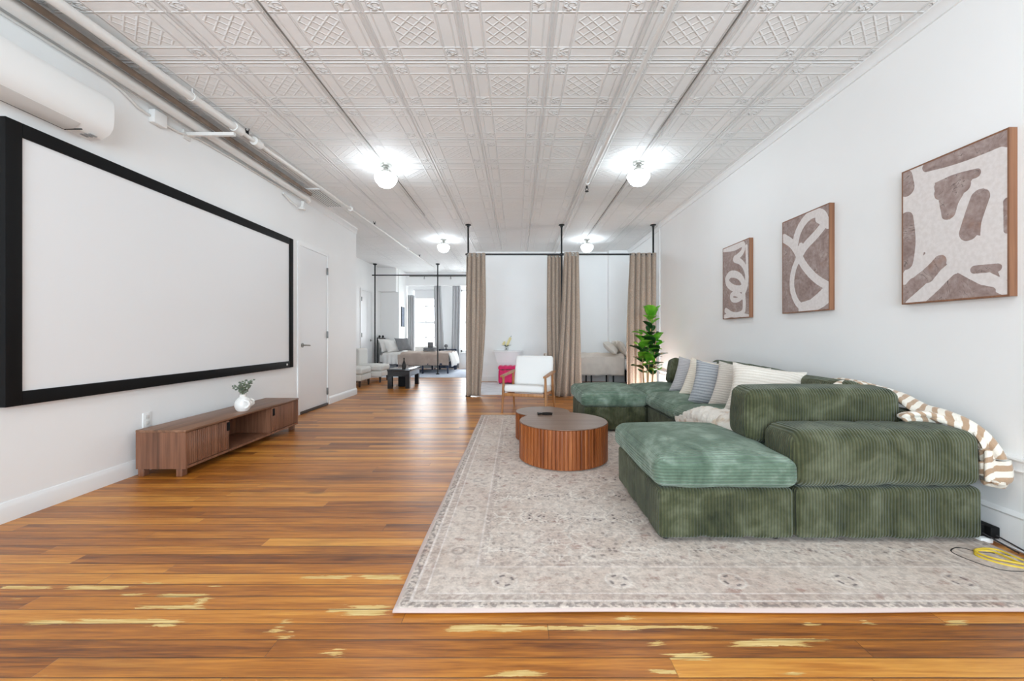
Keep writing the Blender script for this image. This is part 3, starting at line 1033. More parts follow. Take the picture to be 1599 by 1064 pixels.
# ------------------------------------------------------------------ right wall paintings
def art(name_label, y_near, y_far, z0, z1, strokes, fat, holes=()):
    fx = WR - .043
    r = thing('framed_painting', name_label, 'painting', (WR, (y_near + y_far) / 2, z0), 'abstract paintings on the right wall')
    t = .009
    m = MB()
    m.box(fx, WR - .001, y_near, y_near + t, z0, z1); m.box(fx, WR - .001, y_far - t, y_far, z0, z1)
    m.box(fx, WR - .001, y_near + t, y_far - t, z0, z0 + t); m.box(fx, WR - .001, y_near + t, y_far - t, z1 - t, z1)
    m.build('frame', M_framewood, r)
    nu, nv = 110, 160
    a0, a1, b0, b1 = y_near + t, y_far - t, z0 + t, z1 - t
    mb = MB()
    fr = fx + .006
    mb.grid(lambda u, v: (fr, a0 + (a1 - a0) * u, b0 + (b1 - b0) * v), nu, nv)
    o = mb.build('canvas', M_art, r, smooth=False, solid=.01, solid_off=0)
    P = np.array(mb.v)[:, 1:3]
    val = np.full(len(P), -1.0)
    for pts, w, cut in [(a, b, 0) for a, b in strokes] + [(a, b, 1) for a, b in holes]:
        q = []
        for cx, cy in pts:
            ix, iy = 1100 + cx / 3.13, 180 + cy / 3.13
            Y = FPX * fx / (ix - VX)
            q.append((Y, HC - (iy - VY) / FPX * Y, Y))
        # smooth the stroke
        for _ in range(2):
            nq = [q[0]]
            for a, b in zip(q, q[1:]):
                nq.append(tuple(a[i] * .75 + b[i] * .25 for i in range(3))); nq.append(tuple(a[i] * .25 + b[i] * .75 for i in range(3)))
            nq.append(q[-1]); q = nq
        for a, b in zip(q, q[1:]):
            A = np.array(a[:2]); B = np.array(b[:2]); Yc = (a[2] + b[2]) / 2
            hw = w / 3.13 / FPX * Yc / 2 * (1.0 if cut else fat)
            AB = B - A
            tt = np.clip(((P - A) @ AB) / max(AB @ AB, 1e-9), 0, 1)
            dd = np.linalg.norm(P - (A + tt[:, None] * AB), axis=1)
            val = np.minimum(val, .5 - (hw - dd) / .02) if cut else np.maximum(val, .5 + (hw - dd) / .02)
    at = o.data.attributes.new('stroke', 'FLOAT', 'POINT')
    at.data.foreach_set('value', np.clip(val, 0, 1).astype(np.float32))
    return r
S1 = [([(1010, 300), (1130, 292), (1280, 250), (1400, 212), (1482, 198)], 62), ([(1035, 262), (1068, 330), (1062, 400)], 90),
      ([(975, 430), (1050, 420), (1110, 480), (1150, 560), (1210, 610)], 85), ([(1090, 400), (1130, 500), (1170, 570)], 60), ([(1060, 480), (1100, 600), (1200, 630)], 100),
      ([(1110, 600), (1220, 640), (1340, 670), (1450, 650)], 110), ([(1430, 215), (1425, 300), (1425, 450), (1405, 580), (1430, 690)], 85), ([(1460, 220), (1455, 330), (1430, 400)], 60),
      ([(1375, 270), (1310, 370), (1240, 500), (1200, 600)], 55), ([(1240, 560), (1230, 640)], 60), ([(1040, 560), (1052, 640), (1020, 750), (980, 800)], 45), ([(1140, 640), (1080, 715), (1010, 770), (975, 800)], 42),
      ([(1150, 620), (1215, 715), (1330, 780), (1482, 852)], 52), ([(1290, 690), (1190, 765), (1090, 860), (1010, 930)], 52), ([(1430, 680), (1465, 730), (1482, 770)], 55)]
S2 = [([(440, 640), (455, 570), (490, 510), (530, 478), (575, 478), (595, 520), (545, 585), (490, 640), (462, 690)], 34), ([(388, 602), (430, 628), (460, 680), (480, 730), (540, 800), (608, 838)], 32),
      ([(470, 640), (458, 700), (432, 760), (424, 840), (445, 910), (480, 945), (545, 900), (608, 835)], 26), ([(560, 500), (608, 530)], 40), ([(480, 945), (560, 920), (608, 880)], 48)]
S3 = [([(95, 655), (150, 650), (190, 622), (192, 660), (165, 692), (140, 705), (180, 715), (208, 765), (206, 830), (190, 870)], 22),
      ([(110, 800), (125, 775), (165, 780), (192, 815), (185, 850), (145, 850), (112, 825), (110, 800)], 26), ([(190, 880), (165, 905), (135, 905), (128, 880), (150, 870), (188, 890)], 18),
      ([(192, 880), (195, 930), (190, 970), (140, 980), (105, 955)], 20), ([(100, 985), (150, 970), (218, 985)], 16), ([(205, 640), (210, 800)], 14)]
H1 = [([(1345, 405), (1318, 480), (1290, 570)], 88), ([(1145, 345), (1220, 310), (1325, 285)], 46), ([(1160, 375), (1260, 345)], 76), ([(1175, 400), (1190, 480)], 62), ([(1230, 370), (1200, 480)], 50),
      ([(980, 310), (990, 360)], 75), ([(985, 510), (1000, 620), (985, 720)], 72), ([(1480, 420), (1482, 560)], 36), ([(1150, 715), (1090, 790)], 62), ([(985, 860), (1020, 820)], 50), ([(1320, 755), (1430, 745)], 40), ([(1230, 800), (1150, 880), (1330, 870)], 50), ([(1240, 830), (1400, 860)], 40),
      ([(1090, 250), (1230, 215), (1400, 150), (1482, 110)], 52)]
art('abstract painting nearest the viewer, with broad white crossing strokes on taupe', 2.122, 2.717, 1.314, 2.19, S1, 1.3, H1)
art('middle abstract painting with a white figure eight loop on taupe', 3.346, 3.942, 1.318, 2.195, S2, 1.3)
art('farthest abstract painting of the three, with white spirals on taupe', 4.50, 5.085, 1.308, 2.185, S3, 1.35)

# ------------------------------------------------------------------ rug
RUG = (-.498, 2.48, 1.627, 5.64)
def add_rug():
    X0, X1, Y0, Y1 = RUG
    mb = MB()
    def fn(u, v):
        x = X0 + (X1 - X0) * u; y = Y0 + (Y1 - Y0) * v
        e = min(u, 1 - u, v, 1 - v)
        return (x + .003 * math.sin(y * 5), y + .004 * math.sin(x * 4), .009 + .0015 * noise.noise(Vector((x * 2, y * 2, 0))))
    mb.grid(fn, 80, 100)
    o = mb.build('area_rug', rug_mat(), recenter=False, solid=.008, solid_off=-1)
    return tag(o, 'large faded beige oriental area rug under the green sofa and coffee tables', 'rug')
add_rug()
RZ = .011

# ------------------------------------------------------------------ sofa
CORD = cord_mat('green corduroy upright ribs', 'v'); CORDH_LIT = cord_mat('green corduroy lit cross ribs', 'h')
root = thing('sectional_sofa', 'green corduroy U-shaped sectional sofa along the right wall', 'sofa', (1.9, 3.85, RZ))
SX = 1.47; SR = 2.45; Zs = [2.15, 3.0, 3.85, 4.70, 5.55]
# ottoman ends
def chaise(y0, y1, seed):
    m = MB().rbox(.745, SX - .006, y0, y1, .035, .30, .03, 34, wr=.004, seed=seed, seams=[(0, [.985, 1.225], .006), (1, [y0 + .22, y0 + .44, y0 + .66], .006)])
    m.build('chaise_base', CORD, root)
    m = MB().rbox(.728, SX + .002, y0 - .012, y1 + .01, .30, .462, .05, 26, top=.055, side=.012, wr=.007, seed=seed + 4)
    m.build('chaise_cushion', CORDH_LIT, root)
    for x, y in ((.80, y0 + .07), (1.39, y0 + .07), (.80, y1 - .07), (1.39, y1 - .07)):
        MB().lathe([(0, 0), (.022, 0), (.026, .03), (0, .03)], x, y, RZ, 14).build('foot', M_foot, root)
chaise(2.155, 3.04, 1.0)
chaise(4.63, 5.53, 8.0)
# arms
def arm(y0, y1, seed, near):
    m = MB().rbox(SX + .0, SR, y0, y1, .035, .305, .03, 34, wr=.004, seed=seed, seams=[(0, [1.72, 1.96, 2.21], .006)])
    m.build('arm_base', CORD, root)
    m = MB().rbox(SX - .012, SR - .012, y0 - .012, y1 + .01,   .305, .605, .065, 34, top=.012, side=.010, wr=.006, seed=seed + 2, seams=[(0, [1.72, 1.96, 2.21], .005)])
    m.build('arm', CORD, root)
arm(2.15, 2.44, 20.0, True)
# seats
seat_y = [(2.45, 3.0), (3.0, 3.85), (3.85, 4.70), (4.70, 5.54)]
for i, (a, b) in enumerate(seat_y):
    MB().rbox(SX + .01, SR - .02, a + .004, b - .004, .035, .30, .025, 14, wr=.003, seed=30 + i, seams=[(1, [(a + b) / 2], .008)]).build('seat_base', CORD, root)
    MB().rbox(SX - .015, 2.28, a + .003, b - .003, .30, .462, .08, 22, top=.055, side=.014, wr=.008, seed=40 + i).build('seat_cushion', CORDH_LIT, root)
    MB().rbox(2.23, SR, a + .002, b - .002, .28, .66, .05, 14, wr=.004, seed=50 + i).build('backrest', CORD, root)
# loose back cushions leaning on the backrest
for i, (a, b, top, lean) in enumerate(((2.72, 3.28, .80, .0), (3.30, 3.82, .815, .03), (3.90, 4.66, .83, .0))):
    R = Matrix.Translation((2.26, (a + b) / 2, .66)) @ Matrix.Rotation(math.radians(12), 4, 'Y') @ Matrix.Rotation(lean, 4, 'X')
    MB().rbox(-.10, .10, -(b - a) / 2, (b - a) / 2, -.17, top - .66, .06, 18, side=.015, wr=.010, seed=60 + i, mat=R).build('back_cushion', CORD, root)
# cushion leaning on the near arm and the one on the far arm
R = Matrix.Translation((1.845, 2.575, .63)) @ Matrix.Rotation(math.radians(4), 4, 'X')
MB().rbox(-.455, .455, -.11, .11, -.17, .160, .05, 24, top=.010, side=.018, wr=.008, seed=70, mat=R).build('back_cushion', CORD, root)
R = Matrix.Translation((2.14, 5.14, .615)) @ Matrix.Rotation(math.radians(14), 4, 'Y') @ Matrix.Rotation(math.radians(-14), 4, 'X')
MB().rbox(-.25, .30, -.09, .09, -.15, .165, .05, 18, side=.012, wr=.008, seed=75, mat=R).build('back_cushion', CORD, root)

# scatter pillows
def pillow_fn(w, h, t):
    def top(sgn):
        def fn(u, v):
            a, b = 2 * u - 1, 2 * v - 1
            f = max(0.0, (1 - abs(a) ** 2.4)) ** .55 * max(0.0, (1 - abs(b) ** 2.4)) ** .55
            pin = 1 - .11 * (1 - abs(a) ** 2) * abs(b) ** 4
            pin2 = 1 - .11 * (1 - abs(b) ** 2) * abs(a) ** 4
            return Vector((a * w / 2 * pin2, sgn * (t / 2 * f), b * h / 2 * pin))
        return fn
    return top
def pillow(label, pos, yaw, tilt, roll, w, h, t, mat, name='throw_pillow', cat='pillow', group='throw pillows on the green sofa', seed=0.0):
    """stands upright facing -y before turning: tilt leans the top back"""
    R = Matrix.Translation(pos) @ Matrix.Rotation(yaw, 4, 'Z') @ Matrix.Rotation(tilt, 4, 'X') @ Matrix.Rotation(roll, 4, 'Y')
    mb = MB()
    fn = pillow_fn(w, h, t)
    for s in (-1, 1):
        f = fn(s)
        def g(u, v):
            p = f(u, v)
            k = noise.noise(p * 7 + Vector((seed, seed, s))) * .012 * (1 if 0 < u < 1 and 0 < v < 1 else 0)
            return R @ (p + Vector((0, s * k, 0)))
        mb.grid(g, 26, 26)
    o = mb.build(name, mat, angle=60)
    return tag(o, label, cat, group)
D = math.radians
pillow('grey ribbed pillow, farthest back of the five on the green sofa', (1.93, 4.52, .655), D(-42), D(-24), D(7), .42, .42, .15, M_knit_grey, seed=1)
pillow('cream pillow between the farthest grey pillow and the blue grey one', (1.92, 4.18, .655), D(-42), D(-28), D(8), .44, .44, .15, M_knit_cream, seed=2)
pillow('blue grey woven pillow in the middle of the five on the sofa', (1.86, 3.86, .645), D(-36), D(-20), D(7), .42, .44, .15, M_knit_blue, seed=3)
pillow('beige ribbed pillow tucked behind the big ivory pillow', (1.93, 3.58, .655), D(-40), D(-24), D(7), .42, .44, .14, M_knit_beige, seed=4)
pillow('biggest ivory ribbed pillow, nearest of the five on the sofa', (1.95, 3.24, .66), D(-30), D(-28), D(8), .52, .45, .19, M_knit_ivory, seed=5)

# striped throw, bunched along the top of the near corner and hanging down by the wall
def fat_tube(mb, pts, rad, flat, n=20, seg=10, seed=0.0, k=1.0, rough=.27):
    pts = [Vector(p) for p in pts]
    P, Rr = [], []
    for i in range(len(pts) - 1):
        p0 = pts[max(i - 1, 0)]; p1 = pts[i]; p2 = pts[i + 1]; p3 = pts[min(i + 2, len(pts) - 1)]
        for s in range(seg):
            t = s / seg
            P.append(.5 * ((2 * p1) + (p2 - p0) * t + (2 * p0 - 5 * p1 + 4 * p2 - p3) * t * t + (3 * p1 - p0 - 3 * p2 + p3) * t ** 3))
            Rr.append(rad[i] * (1 - t) + rad[i + 1] * t)
    P.append(pts[-1]); Rr.append(rad[-1])
    m = len(P)
    vs, uvs, fs = [], [], []
    L = 0
    for i, p in enumerate(P):
        tn = (P[min(i + 1, m - 1)] - P[max(i - 1, 0)]).normalized()
        if i: L += (p - P[i - 1]).length
        up = Vector((0, 0, 1)); sd = tn.cross(up)
        if sd.length < .2: sd = tn.cross(Vector((0, 1, 0)))
        sd.normalize(); up = sd.cross(tn).normalized()
        e = min(1.0, min(i, m - 1 - i) / 3.0 + .25)
        for q in range(n + 1):
            a = 2 * PI * q / n
            f = 1 + rough * math.sin(3 * a + L * 9 + seed) + rough * .7 * noise.noise(Vector((math.cos(a) * 1.5, math.sin(a) * 1.5, L * 10 + seed)))
            vs.append(p + (sd * math.cos(a) * Rr[i] * f + up * math.sin(a) * Rr[i] * flat * f) * e)
            uvs.append((L * k, q / n))
    for i in range(m - 1):
        for q in range(n):
            a = i * (n + 1) + q
            fs.append((a, a + 1, a + n + 2, a + n + 1))
    fs.append(tuple(range(n, -1, -1))); fs.append(tuple((m - 1) * (n + 1) + q for q in range(n + 1)))
    if mb.uv is None: mb.uv = []
    mb.uv += uvs
    mb.add(vs, fs)
m = MB()
fat_tube(m, [(2.30, 3.16, .745), (2.34, 2.95, .765), (2.37, 2.72, .755), (2.39, 2.58, .725), (2.40, 2.44, .665), (2.42, 2.33, .645), (2.455, 2.24, .615), (2.485, 2.18, .56), (2.505, 2.15, .47), (2.512, 2.15, .37), (2.50, 2.16, .33)],
         [.03, .05, .05, .045, .05, .055, .05, .05, .062, .068, .05], .62, seg=8, k=1.35, seed=1.0)
fat_tube(m, [(2.12, 2.74, .765), (2.22, 2.80, .785), (2.33, 2.74, .775), (2.385, 2.62, .745)], [.02, .03, .03, .03], .5, seg=8, k=1.35, seed=2.0)
fat_tube(m, [(2.22, 2.37, .635), (2.28, 2.38, .643), (2.36, 2.36, .648), (2.43, 2.30, .635)], [.028, .036, .04, .035], .75, seg=8, k=1.35, seed=5.0)
fat_tube(m, [(2.455, 2.20, .60), (2.47, 2.155, .53), (2.475, 2.145, .43), (2.485, 2.14, .35), (2.50, 2.15, .32)], [.03, .04, .045, .045, .03], .5, seg=8, k=1.35, seed=7.0)
tag(m.build('striped_throw', M_throw, angle=80), 'beige and cream striped throw trailing off the near sofa corner beside the wall', 'throw blanket')

# fluffy throw on the seat edge
m = MB()
def fl(u, v):
    y = 2.60 + 1.06 * u
    s0 = -.26 * (1 - u) ** 1.2 + .11 * u ** 2; s1 = .07 + .11 * u + .02 * math.sin(u * 21)
    q = s0 + (s1 - s0) * v
    if q < 0:
        x, z = 1.462 - q, .522 - .03 * math.exp(q * 30)
    else:
        x, z = 1.442 + .02 * math.exp(-q * 60), .492 - q
    p = Vector((x, y, z))
    nz = noise.noise(p * 16) * .014 + noise.noise(p * 34) * .008
    return p + Vector((-abs(nz) if q > 0 else 0, nz * .5, nz + .004 if q <= 0 else 0))
m.grid(fl, 90, 30)
tag(m.build('fluffy_throw', M_fluffy, angle=80, solid=.03, solid_off=-1), 'fluffy ivory throw spread along the front edge of the green seats', 'throw blanket')

# ------------------------------------------------------------------ coffee tables
def drum(cx, cy, r, z1, label, k):
    t = thing('coffee_table', label, 'coffee table', (cx, cy, RZ), 'fluted drum coffee tables')
    MB().lathe([(0, 0), (r - .03, 0), (r - .03, .03), (0, .03)], cx, cy, RZ, 64).build('plinth', M_drum, t)
    n = k
    vs, fs = [], []
    per = 6
    prof = [0, .35, .45, .45, .35, 0]
    ring = []
    for i in range(n):
        for j, (fa, dr) in enumerate(((.04, -.012), (.10, -.003), (.28, 0.0), (.72, 0.0), (.90, -.003), (.96, -.012))):
            a = 2 * PI * (i + fa) / n
            ring.append((math.cos(a) * (r + dr), math.sin(a) * (r + dr)))
    m = MB()
    N = len(ring)
    z0 = RZ + .02
    vs = [(cx + p[0], cy + p[1], z0) for p in ring] + [(cx + p[0], cy + p[1], z1 - .008) for p in ring]
    fs = [(i, (i + 1) % N, (i + 1) % N + N, i + N) for i in range(N)]
    fs += [tuple(range(N - 1, -1, -1)), tuple(N + i for i in range(N))]
    m.add(vs, fs)
    m.build('fluted_drum', M_drum, t, angle=25)
    MB().lathe([(0, z1 - .008), (r - .008, z1 - .008), (r - .004, z1 - .005), (r - .006, z1), (0, z1)], cx, cy, 0, 96).build('tabletop', M_drumtop, t)
drum(.408, 3.665, .392, .352, 'larger round fluted walnut coffee table in front, on the beige rug', 72)
drum(.268, 4.36, .288, .305, 'smaller lower fluted coffee table tucked behind the larger one', 54)
# fish shaped dish
root = thing('fish_dish', 'small dark fish shaped dish on the larger coffee table', 'dish', (.262, 3.92, .352), local=True)
m = MB()
ol = []
for i in range(26):
    a = 2 * PI * i / 26
    ol.append((.02 + .05 * math.cos(a), .028 * math.sin(a)))
vs = [(x, y, .0) for x, y in ol] + [(x * 1.08, y * 1.2, .018) for x, y in ol] + [(x * .95, y * .9, .016) for x, y in ol] + [(x * .85, y * .7, .006) for x, y in ol]
N = 26
fs = [tuple(range(N - 1, -1, -1)), tuple(3 * N + i for i in range(N))]
for k in range(3):
    fs += [(k * N + i, k * N + (i + 1) % N, (k + 1) * N + (i + 1) % N, (k + 1) * N + i) for i in range(N)]
m.add(vs, fs)
m.build('bowl', M_tray, root)
MB().prism([(-.025, -.006), (-.07, -.035), (-.058, 0), (-.07, .035), (-.025, .006)], 'z', .002, .018).build('tail', M_tray, root)

# ------------------------------------------------------------------ lounge chair
root = thing('lounge_chair', 'white lounge chair with oak arms and legs beside the tan curtain', 'armchair', (.17, 6.04, 0), local=True, rz=D(-17))
hw = .29
R = Matrix.Translation((0, -.02, .325)) @ Matrix.Rotation(D(-5), 4, 'X')
MB().rbox(-hw, hw, -.29, .27, -.045, .055, .035, 14, top=.012, wr=.003, mat=R).build('seat', M_offwhite, root)
R = Matrix.Translation((0, .285, .57)) @ Matrix.Rotation(D(-16), 4, 'X')
MB().rbox(-hw, hw, -.05, .05, -.24, .23, .035, 14, side=.008, wr=.003, mat=R).build('backrest', M_offwhite, root)
m = MB()
m.box(-hw, hw, -.30, -.265, .245, .29, .005); m.box(-hw, hw, .22, .255, .225, .27, .005)
m.box(-hw, -hw + .03, -.29, .25, .24, .28, .005); m.box(hw - .03, hw, -.29, .25, .24, .28, .005)
m.build('seat_frame', M_oak, root)
for s in (-1, 1):
    x = s * (hw + .022)
    MB().tube([(x - s * .005, -.26, .52), (x, -.255, .3), (x + s * .01, -.285, 0)], [.016, .020, .013], 10).build('leg', M_oak, root)
    MB().tube([(x - s * .005, .19, .545), (x, .22, .28), (x + s * .01, .30, 0)], [.016, .020, .013], 10).build('leg', M_oak, root)
    m = MB()
    m.add(*(lambda P: (P, [(0, 1, 3, 2), (4, 6, 7, 5), (0, 4, 5, 1), (2, 3, 7, 6), (0, 2, 6, 4), (1, 5, 7, 3)]))(
        [(x - .022, -.32, .515), (x + .022, -.32, .515), (x - .026, .30, .55), (x + .026, .30, .55), (x - .022, -.32, .54), (x + .022, -.32, .54), (x - .026, .30, .578), (x + .026, .30, .578)]))
    m.build('armrest', M_oak, root)

# ------------------------------------------------------------------ curtain frame
YC = 7.47
rodz = HC + (524 - 397.5) / FPX * YC
root = thing('curtain_rail', 'black pipe curtain frame with three ceiling posts across the room', 'curtain rail', (.8, YC, 0))
xl, xm, xr = (731 - VX) / FPX * YC, (877 - VX) / FPX * YC, (1020 - VX) / FPX * YC
MB().tube([(xl - .05, YC, rodz), (xr + .05, YC, rodz)], .016, 12).build('rail', M_blackmetal, root)
for x in (xl, xm, xr):
    m = MB().tube([(x, YC, 0.03), (x, YC, CEIL - .02)], .016, 12)
    m.build('post', M_blackmetal, root)
    m = MB().lathe([(0, 0), (.05, 0), (.055, -.014), (.026, -.022), (.022, -.05), (0, -.05)], x, YC, CEIL, 20)
    m.build('ceiling_flange', M_blackmetal, root)
    MB().tube([(x - .03, YC, rodz), (x + .03, YC, rodz)], .024, 12).build('tee_fitting', M_blackmetal, root)
    MB().lathe([(0, 0), (.05, 0), (.05, .014), (.022, .03), (0, .03)], x, YC, 0, 18).build('floor_flange', M_blackmetal, root)
MB().tube([(xl, YC, rodz), (xl, 9.9, rodz)], .014, 10).build('rail', M_blackmetal, root)

def curtain(label, x0, x1, xb0, xb1, y, z0, z1, folds, amp, mat, seed, group, gr=True, mid=None, name='curtain'):
    root = thing(name, label, 'curtain', ((x0 + x1) / 2, y, z0), group)
    mb = MB()
    rg = random.Random(seed)
    ph = [rg.uniform(-.6, .6) for _ in range(folds + 2)]
    def fn(u, v):
        # v 0 bottom -> 1 top
        w0, w1 = xb0 + (x0 - xb0) * v, xb1 + (x1 - xb1) * v
        if mid:
            k = math.sin(PI * v) ** 1.5
            w0 += mid[0] * k; w1 += mid[1] * k
        uu = u + .035 * math.sin(u * 13 + seed + 2.2 * (1 - v)) * (1 - v) * 1.2
        x = w0 + (w1 - w0) * uu
        a = 2 * PI * folds * u + ph[int(u * folds)] * 0 + .5 * math.sin(3 * (1 - v) + seed) * (1 - v)
        A = amp * (.75 + .5 * noise.noise(Vector((u * folds * .9, seed, v * 1.2))))
        yy = y - .012 + A * math.sin(a) + .35 * A * math.sin(2.3 * a + seed) * (1 - v)
        return (x + .3 * A * math.cos(a), yy, z0 + (z1 - z0) * v)
    mb.grid(fn, folds * 16, 36)
    mb.build('drape', mat, root, angle=75, solid=.004)
    if gr:
        n = folds
        for i in range(n):
            x = x0 + (x1 - x0) * (i + .5) / n
            c = Vector((x, y - .012 - amp * .55, z1 - .045))
            pts = [c + Vector((math.cos(2 * PI * k / 12) * .02, 0, math.sin(2 * PI * k / 12) * .02)) for k in range(13)]
            MB().tube(pts, .005, 6, cap=False).build('grommet', M_nickel, root)
    return root
def cx(p, Y=YC): return (p - VX) / FPX * Y
G = 'tan curtains on the black frame'
curtain('tan curtain gathered at the left post of the black frame', cx(728), cx(757), cx(727.5), cx(750), YC - .01, .012, rodz + .02, 4, .045, M_tan, 1, G, mid=(-.02, .04))
curtain('tan curtain left of the middle post, drawn against it', cx(854), cx(878), cx(856), cx(880), YC + .06, .012, rodz + .02, 4, .045, M_tan, 2, G, mid=(-.02, 0))
curtain('tan curtain right of the middle post, falling to the floor behind the chair', cx(879), cx(902), cx(864), cx(906), YC - .06, .012, rodz + .02, 4, .055, M_tan, 5, G, mid=(.02, 0))
curtain('tan curtain at the right wall behind the leafy plant', cx(982), cx(1023), cx(978), cx(1025), YC - .01, .012, rodz + .02, 5, .05, M_tan, 4, G, mid=(-.02, 0))

# ------------------------------------------------------------------ plant
root = thing('fiddle_leaf_plant', 'tall green fiddle leaf plant behind the far end of the sofa', 'plant', (2.08, 6.55, 0), local=True)
MB().lathe([(0, 0), (.12, 0), (.15, .26), (.155, .30), (.14, .30), (.135, .27), (0, .27)], n=32).build('pot', M_pot, root)
MB().lathe([(0, .265), (.134, .265), (.1, .275), (0, .278)], n=24).build('soil', simple('dark soil', C(50, 38, 30), .9), root)
rg = random.Random(11)
def leaf(mb, base, az, el, L, Wd, curl=.25):
    d = Vector((math.cos(az) * math.cos(el), math.sin(az) * math.cos(el), math.sin(el)))
    s = d.cross(Vector((0, 0, 1))).normalized()
    up = s.cross(d).normalized()
    nu, nv = 12, 6
    vs, fs = [], []
    for i in range(nu + 1):
        t = i / nu
        w = Wd * max(.0, 1 - (2 * t ** .9 - 1) ** 2) ** .5 * (.85 + .2 * t) if 0 < t < 1 else .004
        for j in range(nv + 1):
            q = 2 * j / nv - 1
            p = base + d * (L * t) + s * (w / 2 * q) + up * (-curl * L * t * t + .18 * w * abs(q) + .004 * math.sin(9 * t) * q)
            vs.append(p)
    for i in range(nu):
        for j in range(nv):
            a = i * (nv + 1) + j
            fs.append((a, a + 1, a + nv + 2, a + nv + 1))
    mb.add(vs, fs)
stems = [Vector((0, 0, 0)), Vector((-.05, .03, 0)), Vector((.06, -.02, 0))]
tops = [Vector((.06, 0, 1.42)), Vector((-.09, .02, 1.12)), Vector((.12, -.03, 1.02))]
lm = MB(); ld = MB()
for k in range(3):
    pts = [stems[k] + Vector((0, 0, .27)), (stems[k] + tops[k]) * .5 + Vector((0, 0, .15)), tops[k]]
    MB().tube(pts, [.011, .009, .006], 8).build('stem', M_cane, root)
    n = (17, 12, 10)[k]
    for i in range(n):
        t = .28 + .72 * i / (n - 1)
        base = pts[0].lerp(pts[2], t)
        az = i * 2.4 + k * 1.1 + rg.uniform(-.3, .3)
        L = rg.uniform(.21, .29) * (1.1 - .25 * t)
        leaf(lm if rg.random() < .6 else ld, base, az, rg.uniform(.35, 1.1), L * .9, L * .82, rg.uniform(.2, .6))
for q in range(3):
    leaf(lm, tops[0] + Vector((0, 0, -.02)), q * 2.1, 1.0, .24, .2, .1)
lm.build('foliage', M_leaf, root, angle=80, solid=.001)
ld.build('foliage', M_leafdark, root, angle=80, solid=.001)
m = MB()
for az, z in ((-.2, .78), (2.9, .76), (.4, .66), (-1.0, .60)):
    leaf(m, Vector((.02, -.02, z)), az, .05, .20, .045, .1)
m.build('dry_leaves', M_dried, root, angle=80, solid=.001)

# ------------------------------------------------------------------ nook behind the curtains
tag(MB().box(-.83, 2.5, 7.62, 9.6, .0, .012, .004).build('nook_rug', M_whiterug), 'white marbled rug in front of the pink stool', 'rug')
tag(MB().box(.9, 2.45, 8.3, 8.92, .012, .02, .003).build('bedside_strip', M_darkstrip), 'charcoal strip along the beige bed behind the curtains', 'rug')  # thin charcoal strip laid on top of the white rug
root = thing('console_shelf', 'white pedestal console with flared sides against the nook wall', 'console table', (-.235, 9.74, 0))
MB().box(-.575, .105, 9.56, 9.9, .715, .75, .006).build('shelf', M_trim, root)
prof = []
for i in range(13):
    t = i / 12
    prof.append((.235 + .085 * (t ** 3) + .02 * math.sin(PI * t) * -1, .0 + .70 * t))
poly = [(-.235 + a, z) for a, z in prof] + [(-.235 - a, z) for a, z in reversed(prof)]
MB().prism(poly, 'y', 9.63, 9.9).build('pedestal', M_trim, root)
MB().box(-.56, .09, 9.60, 9.9, .695, .716).build('moulding', M_trim, root)
# pink stool
root = thing('pink_stool', 'hot pink tufted cube stool in front of the white console', 'stool', (-.22, 9.42, .0))
MB().rbox(-.43, -.01, 9.25, 9.58, .03, .33, .025, 16, wr=.003, seams=[(0, [-.33, -.22, -.11], .012)]).build('body', M_pink, root)
MB().rbox(-.435, -.005, 9.245, 9.585, .33, .42, .03, 16, top=.012, seams=[(0, [-.33, -.22, -.11], .012)]).build('cushion', M_pink, root)
for x in (-.40, -.04):
    for y in (9.28, 9.55):
        MB().tube([(x, y, .0), (x, y, .04)], .014, 10).build('foot', M_foot, root)
# orchid
root = thing('glass_vase', 'small clear glass vase on the white nook console', 'vase', (-.26, 9.72, .75), local=True)
MB().lathe([(0, 0), (.032, 0), (.04, .05), (.036, .10), (.033, .10), (.036, .05), (.028, .006), (0, .006)], n=24).build('glass', M_glass, root)
root = thing('orchid', 'cream yellow orchid spray in the small glass vase', 'flower', (-.26, 9.72, .77), local=True)
st, lf, pt = MB(), MB(), MB()
st.tube([(0, 0, -.005), (.02, 0, .12), (.06, -.01, .24), (.12, -.02, .33)], .004, 6)
st.tube([(0, 0, -.005), (-.02, 0, .1), (-.05, 0, .17)], .004, 6)
for a in range(6):
    leaf(lf, Vector((0, 0, .06)), a * 1.05, .7, .12, .035, .3)
for t in range(9):
    c = Vector((.02 + .011 * t, -.02, .12 + .024 * t)) if t < 7 else Vector((-.05 - .02 * (t - 7), -.01, .17 - .03 * (t - 7)))
    for q in range(5):
        a = q * 2 * PI / 5 + t
        pt.ell(c + Vector((math.cos(a) * .018, -.006, math.sin(a) * .018)), .016, .006, .016, 7, 5)
st.build('stem', M_stemgreen, root); lf.build('leaves', M_deepgreen, root, angle=80, solid=.001); pt.build('flowers', M_petal, root)

